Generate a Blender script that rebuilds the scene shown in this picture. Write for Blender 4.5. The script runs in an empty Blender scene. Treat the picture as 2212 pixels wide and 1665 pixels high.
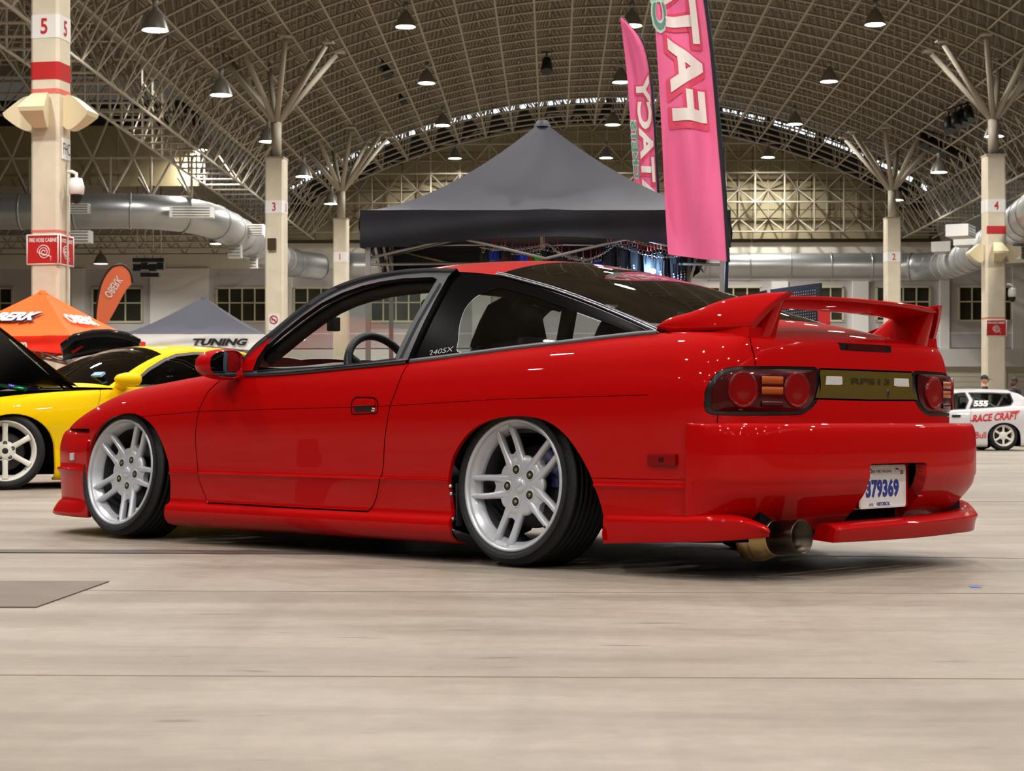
import bpy, bmesh, math, random
import numpy as np
from mathutils import Vector, Matrix
random.seed(7)
R = math.radians
sc = bpy.context.scene
COL = sc.collection

# ------------------------------------------------------------------ camera, world, exposure
YAW = 0.0227                       # the hall axis runs a touch right of the camera axis
CAM_H = 0.525
cam_d = bpy.data.cameras.new('camera')
cam = bpy.data.objects.new('camera', cam_d); COL.objects.link(cam)
cam.location = (0, 0, CAM_H)
cam.rotation_euler = (R(90), 0, YAW)
cam_d.sensor_width = 36.0
cam_d.lens = 36.0 * 4000.0 / 2212.0
cam_d.shift_y = (914.0 - 832.5) / 2212.0
cam_d.clip_start = 0.05; cam_d.clip_end = 400
cam_d.dof.use_dof = True
cam_d.dof.focus_distance = 7.0
cam_d.dof.aperture_fstop = 14.0
sc.camera = cam
world = bpy.data.worlds.new('hall_world'); sc.world = world
world.use_nodes = True
world.node_tree.nodes['Background'].inputs[0].default_value = (0.55, 0.5, 0.42, 1)
world.node_tree.nodes['Background'].inputs[1].default_value = 0.12
sc.view_settings.view_transform = 'Standard'
sc.view_settings.look = 'None'
sc.view_settings.exposure = 0.0
sc.view_settings.gamma = 1.0
sc.view_settings.use_curve_mapping = False
try:
    sc.cycles.use_denoising = True
    sc.cycles.max_bounces = 9
    sc.cycles.diffuse_bounces = 4
    sc.cycles.glossy_bounces = 4
    sc.cycles.transparent_max_bounces = 12
    sc.cycles.sample_clamp_indirect = 6.0
    sc.cycles.caustics_reflective = False
    sc.cycles.caustics_refractive = False
    sc.cycles.use_light_tree = True
except Exception:
    pass
LAMP_W = 475.0                     # watts of each high bay lamp
LAMP_E = 30.0                      # radiance of the lamp lens itself

CF, CX, CY = 4000.0, 1106.0, 914.0
cph, sph = math.cos(YAW), math.sin(YAW)
def c2w(xc, yc, z=0.0):            # metres right of / ahead of the camera -> world
    return Vector((xc*cph - yc*sph, xc*sph + yc*cph, z))
def P(px, py, D):                  # photo pixel at a measured depth -> world point
    return c2w((px-CX)/CF*D, D, CAM_H - (py-CY)/CF*D)

# ------------------------------------------------------------------ materials
MATS = {}
def srgb(r, g, b):
    f = lambda c: ((c/255.0+0.055)/1.055)**2.4 if c/255.0 > 0.04045 else c/255.0/12.92
    return (f(r), f(g), f(b), 1.0)
def mat(name, rgb, rough=0.5, metal=0.0, coat=0.0, spec=0.5, emit=0.0, noise=0.0, nscale=8.0, bump=0.0, bscale=60.0, trans=0.0, lin=False, coat_rough=0.02, sheen=0.0, coat_ior=1.5):
    if name in MATS: return MATS[name]
    m = bpy.data.materials.new(name); m.use_nodes = True
    nt = m.node_tree; b = nt.nodes['Principled BSDF']
    col = tuple(rgb)+(1.0,) if lin else srgb(*rgb)
    b.inputs['Base Color'].default_value = col
    b.inputs['Roughness'].default_value = rough
    b.inputs['Metallic'].default_value = metal
    b.inputs['Coat Weight'].default_value = coat
    b.inputs['Coat Roughness'].default_value = coat_rough; b.inputs['Coat IOR'].default_value = coat_ior
    b.inputs['Specular IOR Level'].default_value = spec
    if trans: b.inputs['Transmission Weight'].default_value = trans
    if emit:
        b.inputs['Emission Color'].default_value = col
        b.inputs['Emission Strength'].default_value = emit
    if noise or bump:
        tc = nt.nodes.new('ShaderNodeTexCoord')
        if noise:
            n = nt.nodes.new('ShaderNodeTexNoise'); n.inputs['Scale'].default_value = nscale; n.inputs['Detail'].default_value = 5
            nt.links.new(tc.outputs['Object'], n.inputs['Vector'])
            mr = nt.nodes.new('ShaderNodeMapRange'); mr.inputs[1].default_value = 0.3; mr.inputs[2].default_value = 0.7
            mr.inputs[3].default_value = 1-noise; mr.inputs[4].default_value = 1+noise
            nt.links.new(n.outputs['Fac'], mr.inputs[0])
            mx = nt.nodes.new('ShaderNodeMix'); mx.data_type = 'RGBA'; mx.blend_type = 'MULTIPLY'; mx.inputs[0].default_value = 1
            mx.inputs[6].default_value = col
            nt.links.new(mr.outputs[0], mx.inputs[7]); nt.links.new(mx.outputs[2], b.inputs['Base Color'])
        if bump:
            n2 = nt.nodes.new('ShaderNodeTexNoise'); n2.inputs['Scale'].default_value = bscale; n2.inputs['Detail'].default_value = 4
            nt.links.new(tc.outputs['Object'], n2.inputs['Vector'])
            bp = nt.nodes.new('ShaderNodeBump'); bp.inputs['Strength'].default_value = bump; bp.inputs['Distance'].default_value = 0.02
            nt.links.new(n2.outputs['Fac'], bp.inputs['Height']); nt.links.new(bp.outputs[0], b.inputs['Normal'])
    MATS[name] = m
    return m
def glass(name, rgb, clear, refl=1.0):
    """thin pane: a tinted transparent sheet with a fresnel reflection"""
    if name in MATS: return MATS[name]
    m = bpy.data.materials.new(name); m.use_nodes = True
    nt = m.node_tree
    for n in list(nt.nodes): nt.nodes.remove(n)
    out = nt.nodes.new('ShaderNodeOutputMaterial')
    tr = nt.nodes.new('ShaderNodeBsdfTransparent'); tr.inputs[0].default_value = tuple(c*clear for c in rgb)+(1,)
    gl = nt.nodes.new('ShaderNodeBsdfGlossy'); gl.inputs['Roughness'].default_value = 0.01; gl.inputs[0].default_value = (refl, refl, refl, 1)
    lw = nt.nodes.new('ShaderNodeLayerWeight'); lw.inputs[0].default_value = 0.5
    pw = nt.nodes.new('ShaderNodeMath'); pw.operation = 'POWER'; pw.inputs[1].default_value = 4.0
    fr = nt.nodes.new('ShaderNodeMath'); fr.operation = 'MULTIPLY_ADD'; fr.inputs[1].default_value = 0.9; fr.inputs[2].default_value = 0.045
    nt.links.new(lw.outputs['Facing'], pw.inputs[0]); nt.links.new(pw.outputs[0], fr.inputs[0])
    mx = nt.nodes.new('ShaderNodeMixShader')
    nt.links.new(fr.outputs[0], mx.inputs[0]); nt.links.new(tr.outputs[0], mx.inputs[1]); nt.links.new(gl.outputs[0], mx.inputs[2])
    nt.links.new(mx.outputs[0], out.inputs[0])
    MATS[name] = m
    return m
def emis(name, rgb, strength):
    if name in MATS: return MATS[name]
    m = bpy.data.materials.new(name); m.use_nodes = True
    nt = m.node_tree
    for n in list(nt.nodes): nt.nodes.remove(n)
    out = nt.nodes.new('ShaderNodeOutputMaterial'); e = nt.nodes.new('ShaderNodeEmission')
    e.inputs[0].default_value = tuple(rgb)+(1,); e.inputs[1].default_value = strength
    nt.links.new(e.outputs[0], out.inputs[0]); MATS[name] = m
    return m

# ------------------------------------------------------------------ object helpers
def link(o, parent=None):
    COL.objects.link(o)
    if parent is not None: o.parent = parent
    return o
def thing(name, label, cat, loc=(0, 0, 0), rotz=0.0, group=None):
    o = bpy.data.objects.new(name, None); COL.objects.link(o)
    o.empty_display_size = 0.1
    o.location = loc; o.rotation_euler = (0, 0, rotz)
    o['label'] = label; o['category'] = cat
    if group: o['group'] = group
    return o
def tag(o, label, cat, group=None):
    o['label'] = label; o['category'] = cat
    if group: o['group'] = group
    return o
def struct(o):
    o['kind'] = 'structure'; return o
class MB:
    """collects simple solids into one mesh"""
    def __init__(s): s.v = []; s.f = []; s.sm = []
    def add(s, vs, fs, smooth=False):
        o = len(s.v); s.v += [tuple(v) for v in vs]
        s.f += [tuple(i+o for i in f) for f in fs]; s.sm += [smooth]*len(fs); return s
    def box(s, c, d, rot=None):
        c = Vector(c); h = Vector(d)/2
        vs = []
        for x in (-1, 1):
            for y in (-1, 1):
                for z in (-1, 1):
                    p = Vector((x*h.x, y*h.y, z*h.z))
                    if rot is not None: p = rot @ p
                    vs.append(c+p)
        return s.add(vs, [(0,1,3,2),(4,6,7,5),(0,4,5,1),(2,3,7,6),(0,2,6,4),(1,5,7,3)])
    def tube(s, a, b, r, n=8, r2=None, caps=True, smooth=True):
        a = Vector(a); b = Vector(b); r2 = r if r2 is None else r2
        d = (b-a)
        if d.length < 1e-7: return s
        q = d.to_track_quat('Z', 'Y')
        vs = []
        for p, rr in ((a, r), (b, r2)):
            for i in range(n):
                t = 2*math.pi*i/n
                vs.append(p + q @ Vector((rr*math.cos(t), rr*math.sin(t), 0)))
        s.add(vs, [(i, (i+1) % n, n+(i+1) % n, n+i) for i in range(n)], smooth)
        if caps: s.add(vs, [tuple(range(n-1, -1, -1)), tuple(range(n, 2*n))])
        return s
    def path(s, pts, r, n=8, closed=False, caps=True):
        pts = [Vector(p) for p in pts]; k = len(pts)
        rs = r if hasattr(r, '__len__') else [r]*k
        vs = []; up = None
        for i, p in enumerate(pts):
            if closed: t = pts[(i+1) % k]-pts[i-1]
            else: t = pts[min(i+1, k-1)]-pts[max(i-1, 0)]
            t.normalize()
            if up is None:
                up = Vector((0, 0, 1)) if abs(t.z) < 0.9 else Vector((1, 0, 0))
            a = t.cross(up)
            if a.length < 1e-6: a = t.cross(Vector((1, 0.3, 0.2)))
            a.normalize(); b = a.cross(t); b.normalize(); up = b
            for j in range(n):
                th = 2*math.pi*j/n
                vs.append(p + a*(rs[i]*math.cos(th)) + b*(rs[i]*math.sin(th)))
        fs = []
        for i in range(k if closed else k-1):
            i2 = (i+1) % k
            for j in range(n):
                fs.append((i*n+j, i*n+(j+1) % n, i2*n+(j+1) % n, i2*n+j))
        s.add(vs, fs, True)
        if caps and not closed: s.add(vs, [tuple(range(n-1, -1, -1)), tuple(range((k-1)*n, k*n))])
        return s
    def lathe(s, prof, n=32, M=None, close=False):
        """prof: (r, h) pairs about local Z"""
        vs = []; k = len(prof)
        for i in range(n):
            t = 2*math.pi*i/n
            for r, h in prof:
                p = Vector((r*math.cos(t), r*math.sin(t), h))
                vs.append(M @ p if M is not None else p)
        fs = []
        for i in range(n):
            i2 = (i+1) % n
            for j in range(k if close else k-1):
                j2 = (j+1) % k
                fs.append((i*k+j, i2*k+j, i2*k+j2, i*k+j2))
        return s.add(vs, fs, True)
    def prism(s, poly, ext, f):
        """poly: 2D outline; f(u, v, w) -> point; w runs from ext[0] to ext[1]"""
        n = len(poly)
        vs = [f(u, v, ext[0]) for u, v in poly]+[f(u, v, ext[1]) for u, v in poly]
        return s.add(vs, [tuple(range(n-1, -1, -1)), tuple(range(n, 2*n))]+[(i, (i+1) % n, n+(i+1) % n, n+i) for i in range(n)])
    def grid(s, G, smooth=True, flip=False):
        nu = len(G); nv = len(G[0])
        vs = [p for row in G for p in row]
        fs = []
        for i in range(nu-1):
            for j in range(nv-1):
                q = (i*nv+j, (i+1)*nv+j, (i+1)*nv+j+1, i*nv+j+1)
                fs.append(q[::-1] if flip else q)
        return s.add(vs, fs, smooth)
    def mesh(s, name, m, fixn=True, bevel=0.0):
        me = bpy.data.meshes.new(name)
        me.from_pydata(s.v, [], s.f)
        me.polygons.foreach_set('use_smooth', s.sm)
        if fixn or bevel:
            bm = bmesh.new(); bm.from_mesh(me)
            if fixn:
                bmesh.ops.remove_doubles(bm, verts=bm.verts, dist=1e-5)
                bmesh.ops.recalc_face_normals(bm, faces=bm.faces)
            if bevel:
                es = [e for e in bm.edges if len(e.link_faces) == 2 and e.calc_face_angle(0) > 0.6]
                bmesh.ops.bevel(bm, geom=es, offset=bevel, segments=2, affect='EDGES', profile=0.6)
            bm.to_mesh(me); bm.free()
        for mm in (m if isinstance(m, (list, tuple)) else [m]): me.materials.append(mm)
        me.update()
        return me
    def build(s, name, m, parent=None, loc=None, **k):
        o = bpy.data.objects.new(name, s.mesh(name, m, **k)); link(o, parent)
        if loc is not None: o.location = loc
        return o
def copy_tree(o, parent=None, top=True):
    c = o.copy(); COL.objects.link(c)
    if parent is not None: c.parent = parent
    for ch in list(o.children): copy_tree(ch, c, False)
    return c
def text_mesh(body, size=1.0, extrude=0.0, offset=0.0, shear=0.0, align='CENTER', spacing=1.0, res=3):
    cu = bpy.data.curves.new('lettering', 'FONT')
    cu.body = body; cu.size = size; cu.extrude = extrude; cu.offset = offset; cu.shear = shear
    cu.align_x = align; cu.align_y = 'CENTER'; cu.space_character = spacing; cu.resolution_u = res
    o = bpy.data.objects.new('lettering', cu); COL.objects.link(o)
    dg = bpy.context.evaluated_depsgraph_get()
    me = bpy.data.meshes.new_from_object(o.evaluated_get(dg))
    COL.objects.unlink(o); bpy.data.objects.remove(o); bpy.data.curves.remove(cu)
    return me
def lettering(body, f, m, parent, size=1.0, width=None, name='lettering', offset=0.0, shear=0.0, spacing=1.0, height=None, sub=0.0, depth=0.0):
    """text laid on a surface: f(u, v) -> point, u to the right, v up, centred at 0"""
    me = text_mesh(body, size, 0.0, offset, shear, 'CENTER', spacing)
    vs = np.array([v.co[:] for v in me.vertices])
    mn = vs.min(0); mxx = vs.max(0)
    vs[:, 0] -= (mn[0]+mxx[0])/2; vs[:, 1] -= (mn[1]+mxx[1])/2
    if width: vs[:, 0] *= width/(mxx[0]-mn[0])
    if height: vs[:, 1] *= height/(mxx[1]-mn[1])
    for i, v in enumerate(me.vertices): v.co = (vs[i, 0], vs[i, 1], 0)
    if sub:
        bm = bmesh.new(); bm.from_mesh(me)
        bmesh.ops.triangulate(bm, faces=bm.faces)
        for _ in range(4):
            es = [e for e in bm.edges if e.calc_length() > sub]
            if not es: break
            bmesh.ops.subdivide_edges(bm, edges=es, cuts=1)
            bmesh.ops.triangulate(bm, faces=[q for q in bm.faces if len(q.verts) > 3])
        bm.to_mesh(me); bm.free()
    for v in me.vertices: v.co = f(v.co.x, v.co.y)
    me.name = name; me.materials.clear(); me.materials.append(m); me.update()
    return link(bpy.data.objects.new(name, me), parent)

# ------------------------------------------------------------------ splines and lofts
def cspline(t, y, tt):
    """natural cubic spline, columns of y"""
    t = np.asarray(t, float); y = np.asarray(y, float); n = len(t)
    h = np.diff(t); A = np.zeros((n, n)); B = np.zeros(y.shape)
    A[0, 0] = A[-1, -1] = 1
    for i in range(1, n-1):
        A[i, i-1] = h[i-1]; A[i, i] = 2*(h[i-1]+h[i]); A[i, i+1] = h[i]
        B[i] = 6*((y[i+1]-y[i])/h[i]-(y[i]-y[i-1])/h[i-1])
    M = np.linalg.solve(A, B)
    i = np.clip(np.searchsorted(t, tt)-1, 0, n-2)
    hi = h[i][:, None]; a = (t[i+1]-tt)[:, None]; b = (tt-t[i])[:, None]
    return M[i]*a**3/(6*hi)+M[i+1]*b**3/(6*hi)+(y[i]/hi-M[i]*hi/6)*a+(y[i+1]/hi-M[i+1]*hi/6)*b
def pchip(t, y, tt):
    t = np.asarray(t, float); y = np.asarray(y, float)
    if y.ndim == 1: return pchip(t, y[:, None], tt)[:, 0]
    h = np.diff(t)[:, None]; d = np.diff(y, axis=0)/h; m = np.zeros_like(y)
    m[0] = d[0]; m[-1] = d[-1]
    for i in range(1, len(t)-1):
        w1 = 2*h[i]+h[i-1]; w2 = h[i]+2*h[i-1]
        ok = d[i-1]*d[i] > 0
        den = np.where(ok, w1/np.where(ok, d[i-1], 1)+w2/np.where(ok, d[i], 1), 1)
        m[i] = np.where(ok, (w1+w2)/den, 0)
    tt = np.asarray(tt, float)
    i = np.clip(np.searchsorted(t, tt)-1, 0, len(t)-2)
    hi = h[i]; s = ((tt-t[i])[:, None])/hi
    return (2*s**3-3*s**2+1)*y[i]+(s**3-2*s**2+s)*hi*m[i]+(-2*s**3+3*s**2)*y[i+1]+(s**3-s**2)*hi*m[i+1]
def curve(pts, n, smooth=True):
    """resample control points to n points, chord parameter"""
    p = np.asarray(pts, float)
    t = np.r_[0, np.cumsum(np.sqrt(np.linalg.norm(np.diff(p, axis=0), axis=1))+1e-6)]
    return (cspline if smooth else pchip)(t, p, np.linspace(0, t[-1], n))
def gridn(G):
    G = np.asarray(G, float)
    du = np.gradient(G, axis=0); dv = np.gradient(G, axis=1)
    n = np.cross(du, dv); n /= (np.linalg.norm(n, axis=2, keepdims=True)+1e-12)
    return n
def grid_bm(G, flip=False):
    G = np.asarray(G, float); N = gridn(G)
    if flip: N = -N
    bm = bmesh.new(); ln = bm.verts.layers.float_vector.new('n')
    nu, nv = G.shape[:2]; V = []
    for i in range(nu):
        for j in range(nv):
            v = bm.verts.new(G[i, j]); v[ln] = Vector(N[i, j]); V.append(v)
    for i in range(nu-1):
        for j in range(nv-1):
            q = (V[i*nv+j], V[(i+1)*nv+j], V[(i+1)*nv+j+1], V[i*nv+j+1])
            bm.faces.new(q[::-1] if flip else q)
    bm.faces.layers.int.new('part')
    return bm
def offset_poly(poly, d):
    """grow (d>0) a counter-clockwise or clockwise closed outline"""
    p = np.asarray(poly, float); n = len(p)
    area = 0.5*np.sum(p[:, 0]*np.roll(p[:, 1], -1)-np.roll(p[:, 0], -1)*p[:, 1])
    sgn = 1 if area > 0 else -1
    out = []
    for i in range(n):
        a = p[i]-p[i-1]; b = p[(i+1) % n]-p[i]
        a /= np.linalg.norm(a)+1e-12; b /= np.linalg.norm(b)+1e-12
        na = np.array([a[1], -a[0]])*sgn; nb = np.array([b[1], -b[0]])*sgn
        m = na+nb; m /= np.linalg.norm(m)+1e-12
        out.append(p[i]+m*d/max(0.35, m.dot(na)))
    return np.array(out)
def round_poly(poly, r, n=5):
    p = [Vector(q) for q in poly]; out = []; k = len(p)
    for i in range(k):
        a, b, c = p[i-1], p[i], p[(i+1) % k]
        rr = r[i] if hasattr(r, '__len__') else r
        rr = min(rr, (a-b).length*.45, (c-b).length*.45)
        s = b+(a-b).normalized()*rr; e = b+(c-b).normalized()*rr
        if rr < 1e-5: out.append(tuple(b)); continue
        for j in range(n+1):
            t = j/n
            out.append(tuple(s*(1-t)**2+b*2*t*(1-t)+e*t*t))
    return out
def inside(poly, q):
    p = np.asarray(poly, float); q = np.asarray(q, float)
    x, y = q[:, 0], q[:, 1]; r = np.zeros(len(q), bool)
    for i in range(len(p)):
        x1, y1 = p[i-1]; x2, y2 = p[i]
        c = (y1 > y) != (y2 > y)
        xx = (x2-x1)*(y-y1)/((y2-y1) if abs(y2-y1) > 1e-12 else 1e-12)+x1
        r ^= c & (x < xx)
    return r
XZ = ((1, 0, 0), (0, 0, 1)); YZ = ((0, 1, 0), (0, 0, 1)); XY = ((1, 0, 0), (0, 1, 0))
def fcent(bm, ax):
    a = np.array(ax, float)
    return np.array([f.calc_center_median()[:] for f in bm.faces]).reshape(-1, 3) @ a.T
def cut_line(bm, poly, ax=XZ, closed=True, ok=None):
    """score an outline (2D, in the projection ax) into the mesh"""
    A = np.array(ax, float); w = np.cross(A[0], A[1])
    p = np.asarray(poly, float); n = len(p)
    lo = p.min(0)-.06; hi = p.max(0)+.06
    cand = []
    for f in bm.faces:
        c = f.calc_center_median()
        q0 = A[0] @ np.array(c) if False else c.x*A[0][0]+c.y*A[0][1]+c.z*A[0][2]
        q1 = c.x*A[1][0]+c.y*A[1][1]+c.z*A[1][2]
        if lo[0] < q0 < hi[0] and lo[1] < q1 < hi[1] and (ok is None or ok(c)): cand.append(f)
    for i in range(n if closed else n-1):
        a = p[i]; b = p[(i+1) % n]
        if np.linalg.norm(b-a) < 1e-6: continue
        mn = np.minimum(a, b)-1e-4; mx = np.maximum(a, b)+1e-4
        sel = []; rest = []
        for f in cand:
            if not f.is_valid: continue
            us = [v.co.x*A[0][0]+v.co.y*A[0][1]+v.co.z*A[0][2] for v in f.verts]
            vs = [v.co.x*A[1][0]+v.co.y*A[1][1]+v.co.z*A[1][2] for v in f.verts]
            if max(us) >= mn[0] and min(us) <= mx[0] and max(vs) >= mn[1] and min(vs) <= mx[1]: sel.append(f)
            else: rest.append(f)
        if not sel: continue
        d = A[0]*(b-a)[0]+A[1]*(b-a)[1]; nn = np.cross(d, w)
        co = A[0]*a[0]+A[1]*a[1]
        geom = list({e for f in sel for e in f.edges})+list({v for f in sel for v in f.verts})+sel
        res = bmesh.ops.bisect_plane(bm, geom=geom, dist=1e-6, plane_co=Vector(co), plane_no=Vector(nn).normalized())
        new = [g for g in res['geom'] if isinstance(g, bmesh.types.BMFace) and g.is_valid]
        cand = [f for f in rest if f.is_valid]+new
def drop(bm, mask):
    bm.faces.ensure_lookup_table()
    bmesh.ops.delete(bm, geom=[f for f, k in zip(list(bm.faces), mask) if k], context='FACES')
def cut_hole(bm, poly, ax=XZ, ok=None):
    cut_line(bm, poly, ax, ok=ok)
    m = inside(poly, fcent(bm, ax))
    if ok is not None: m &= np.array([ok(f.calc_center_median()) for f in bm.faces])
    drop(bm, m)
def cut_panel(bm, poly, idx, ax=XZ, gap=0.0045, ok=None):
    """free a panel: faces inside get part=idx, a gap is cleared round it"""
    pi = offset_poly(poly, -gap/2); po = offset_poly(poly, gap/2)
    cut_line(bm, po, ax, ok=ok); cut_line(bm, pi, ax, ok=ok)
    c = fcent(bm, ax); a = inside(pi, c); b = inside(po, c)
    if ok is not None:
        k = np.array([ok(f.calc_center_median()) for f in bm.faces]); a &= k; b &= k
    lay = bm.faces.layers.int['part']
    for f, q in zip(bm.faces, a):
        if q: f[lay] = idx
    drop(bm, b & ~a)
def clear_line(bm, pts, ax=XZ, gap=0.0045, ok=None):
    """an open shut-line: clear a strip along a polyline"""
    p = np.asarray(pts, float)
    t = np.gradient(p, axis=0); t /= np.linalg.norm(t, axis=1, keepdims=True)+1e-12
    nn = np.c_[-t[:, 1], t[:, 0]]*gap/2
    poly = np.r_[p+nn, (p-nn)[::-1]]
    cut_line(bm, poly, ax, ok=ok)
    m = inside(poly, fcent(bm, ax))
    if ok is not None: m &= np.array([ok(f.calc_center_median()) for f in bm.faces])
    drop(bm, m)
def take(bm, idx=None, mirror=False, rim=0.0, both=False):
    """mesh data of one part of a cut surface; rim = depth of the folded edge"""
    b2 = bm.copy(); lay = b2.faces.layers.int['part']; ln = b2.verts.layers.float_vector['n']
    if idx is not None:
        bmesh.ops.delete(b2, geom=[f for f in b2.faces if f[lay] != idx], context='FACES')
    if rim:
        be = [e for e in b2.edges if e.is_boundary]
        vs = {v for e in be for v in e.verts}
        nm = {v: Vector(v[ln]) for v in vs}
        r = bmesh.ops.extrude_edge_only(b2, edges=be)
        nv = [g for g in r['geom'] if isinstance(g, bmesh.types.BMVert)]
        for v in nv:
            n = Vector(v[ln]); v.co -= n.normalized()*rim if n.length > 0.1 else Vector((0, 0, 0))
    vs = [v.co.copy() for v in b2.verts]; ns = [Vector(v[ln]) for v in b2.verts]
    b2.verts.index_update()
    fs = [[v.index for v in f.verts] for f in b2.faces]
    b2.free()
    if both:
        k = len(vs)
        vs += [Vector((v.x, -v.y, v.z)) for v in vs]; ns += [Vector((n.x, -n.y, n.z)) for n in ns]
        fs += [[i+k for i in f][::-1] for f in fs]
    elif mirror:
        vs = [Vector((v.x, -v.y, v.z)) for v in vs]; ns = [Vector((n.x, -n.y, n.z)) for n in ns]
        fs = [f[::-1] for f in fs]
    return vs, ns, fs
def skin(name, data, m, parent=None, label=None):
    vs, ns, fs = data
    me = bpy.data.meshes.new(name); me.from_pydata([v[:] for v in vs], [], fs)
    me.polygons.foreach_set('use_smooth', [True]*len(me.polygons))
    me.update()
    ok = [(n.normalized() if n.length > 1e-6 else Vector((0, 0, 1)))[:] for n in ns]
    if len(ok): me.normals_split_custom_set_from_vertices(ok)
    me.materials.append(m)
    o = link(bpy.data.objects.new(name, me), parent)
    if label: o['label'] = label
    return o
# ------------------------------------------------------------------ hall: materials
def floor_mat():
    m = bpy.data.materials.new('concrete_floor'); m.use_nodes = True
    nt = m.node_tree; b = nt.nodes['Principled BSDF']; L = nt.links.new
    tc = nt.nodes.new('ShaderNodeTexCoord')
    def noise(scale, detail, vec=None, rough=.55):
        n = nt.nodes.new('ShaderNodeTexNoise'); n.inputs['Scale'].default_value = scale; n.inputs['Detail'].default_value = detail; n.inputs['Roughness'].default_value = rough
        L(vec if vec is not None else tc.outputs['Object'], n.inputs['Vector']); return n.outputs['Fac']
    def ramp(fac, stops):
        r = nt.nodes.new('ShaderNodeValToRGB'); r.color_ramp.elements[0].position = stops[0][0]; r.color_ramp.elements[0].color = stops[0][1]
        r.color_ramp.elements[1].position = stops[-1][0]; r.color_ramp.elements[1].color = stops[-1][1]
        for p, c in stops[1:-1]:
            e = r.color_ramp.elements.new(p); e.color = c
        L(fac, r.inputs[0]); return r.outputs[0]
    def mul(a, bb, f=1.0):
        x = nt.nodes.new('ShaderNodeMix'); x.data_type = 'RGBA'; x.blend_type = 'MULTIPLY'; x.inputs[0].default_value = f
        L(a, x.inputs[6]); L(bb, x.inputs[7]); return x.outputs[2]
    mp = nt.nodes.new('ShaderNodeMapping'); mp.inputs['Scale'].default_value = (.35, 2.2, 1); L(tc.outputs['Object'], mp.inputs[0])
    mp2 = nt.nodes.new('ShaderNodeMapping'); mp2.inputs['Scale'].default_value = (3.2, .16, 1); mp2.inputs['Rotation'].default_value = (0, 0, R(-7)); L(tc.outputs['Object'], mp2.inputs[0])
    base = ramp(noise(.55, 6), [(.32, (.222, .184, .145, 1)), (.5, (.260, .220, .178, 1)), (.68, (.305, .264, .224, 1))])
    fine = ramp(noise(14, 8, None, .7), [(.3, (.86, .86, .86, 1)), (.7, (1.08, 1.08, 1.08, 1))])
    streak = ramp(noise(1.6, 5, mp.outputs[0]), [(.36, (.78, .765, .74, 1)), (.55, (1.03, 1.03, 1.03, 1))])
    tyre = ramp(noise(1.0, 3, mp2.outputs[0]), [(.30, (.86, .85, .84, 1)), (.46, (1, 1, 1, 1))])
    spots = ramp(noise(7.5, 2, mp.outputs[0]), [(.265, (.50, .47, .46, 1)), (.315, (1, 1, 1, 1))])
    c = mul(mul(mul(mul(base, fine), streak), tyre), spots)
    L(c, b.inputs['Base Color'])
    rr = nt.nodes.new('ShaderNodeMapRange'); rr.inputs[3].default_value = .38; rr.inputs[4].default_value = .62
    L(noise(2.2, 5), rr.inputs[0]); L(rr.outputs[0], b.inputs['Roughness'])
    b.inputs['Specular IOR Level'].default_value = .35
    bp = nt.nodes.new('ShaderNodeBump'); bp.inputs['Strength'].default_value = .12; bp.inputs['Distance'].default_value = .01
    L(noise(30, 6), bp.inputs['Height']); L(bp.outputs[0], b.inputs['Normal'])
    return m
FLOOR = floor_mat()
JOINT = mat('floor_joint', (126, 112, 95), rough=.8)
STEEL = mat('taupe_painted_steel', (172, 164, 147), rough=.55)
DECK = mat('taupe_roof_deck', (116, 108, 94), rough=.8, noise=.12, nscale=.6)
GABLE = mat('gable_panel', (158, 148, 116), rough=.8, noise=.06, nscale=.4)
WALLC = mat('cream_wall', (238, 233, 218), rough=.8)
WALLG = mat('grey_lilac_wall', (206, 201, 203), rough=.8)
WALLD = mat('unseen_wall_darkened', (92, 87, 82), rough=.9)  # unseen walls, tone darkened to keep reflections on the car paint dark
WALLW = mat('white_ledge', (247, 246, 242), rough=.7)
CONC = mat('pale_concrete', (216, 206, 184), rough=.8, noise=.07, nscale=2.5)
SHUT = mat('rollup_door', (232, 225, 206), rough=.7)
WINF = mat('window_frame_cream', (214, 208, 176), rough=.6)
NIGHT = mat('dark_window', (52, 52, 40), rough=.15, spec=.6)
BLACKN = mat('night_black', (10, 10, 12), rough=.5)
DUCT = mat('galvanised_duct', (176, 178, 178), rough=.34, metal=.75, noise=.10, nscale=.9)
REDP = mat('sign_red', (186, 20, 22), rough=.5)
WHITEP = mat('sign_white', (232, 230, 226), rough=.5)
LAMPG = emis('lamp_glow', (1.0, .96, .90), LAMP_E)
DAYL = emis('clerestory_light', (.80, .88, 1.0), 3.2)
SHADE = mat('lamp_shade_steel', (150, 148, 140), rough=.4, metal=.6)

# ------------------------------------------------------------------ floor
X0, VW = 2.53, 15.5                  # axis of the vault and its half width
YF, YN = 89.0, -34.0                 # far wall, near end
XL, XR = -33.0, 36.0
fl = MB(); fl.add([(XL, YN, 0), (XR, YN, 0), (XR, YF, 0), (XL, YF, 0)], [(0, 1, 2, 3)])
floor = struct(fl.build('floor', FLOOR, fixn=False))
def fstrip(x0, y0, x1, y1, w, name, m, h=.002):
    a = Vector((x0, y0, 0)); b = Vector((x1, y1, 0)); d = (b-a); L_ = d.length
    o = MB().box((0, 0, h/2), (L_, w, h)).build(name, m, floor)
    o.location = (a+b)/2; o.rotation_euler = (0, 0, math.atan2(d.y, d.x)); return o
def gp(px, py):                        # photo pixel on the floor
    D = CF*CAM_H/(py-CY); return c2w((px-CX)/CF*D, D, 0)
for (pa, pb, w) in (((-4000, 1443), (6000, 1481), .006), ((-4000, 1263), (6000, 1294), .006), ((1700, 1200), (6000, 1252), .010)):
    a, b = gp(*pa), gp(*pb); fstrip(a.x, a.y, b.x, b.y, w, 'floor_joint', JOINT, .0012)
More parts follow.
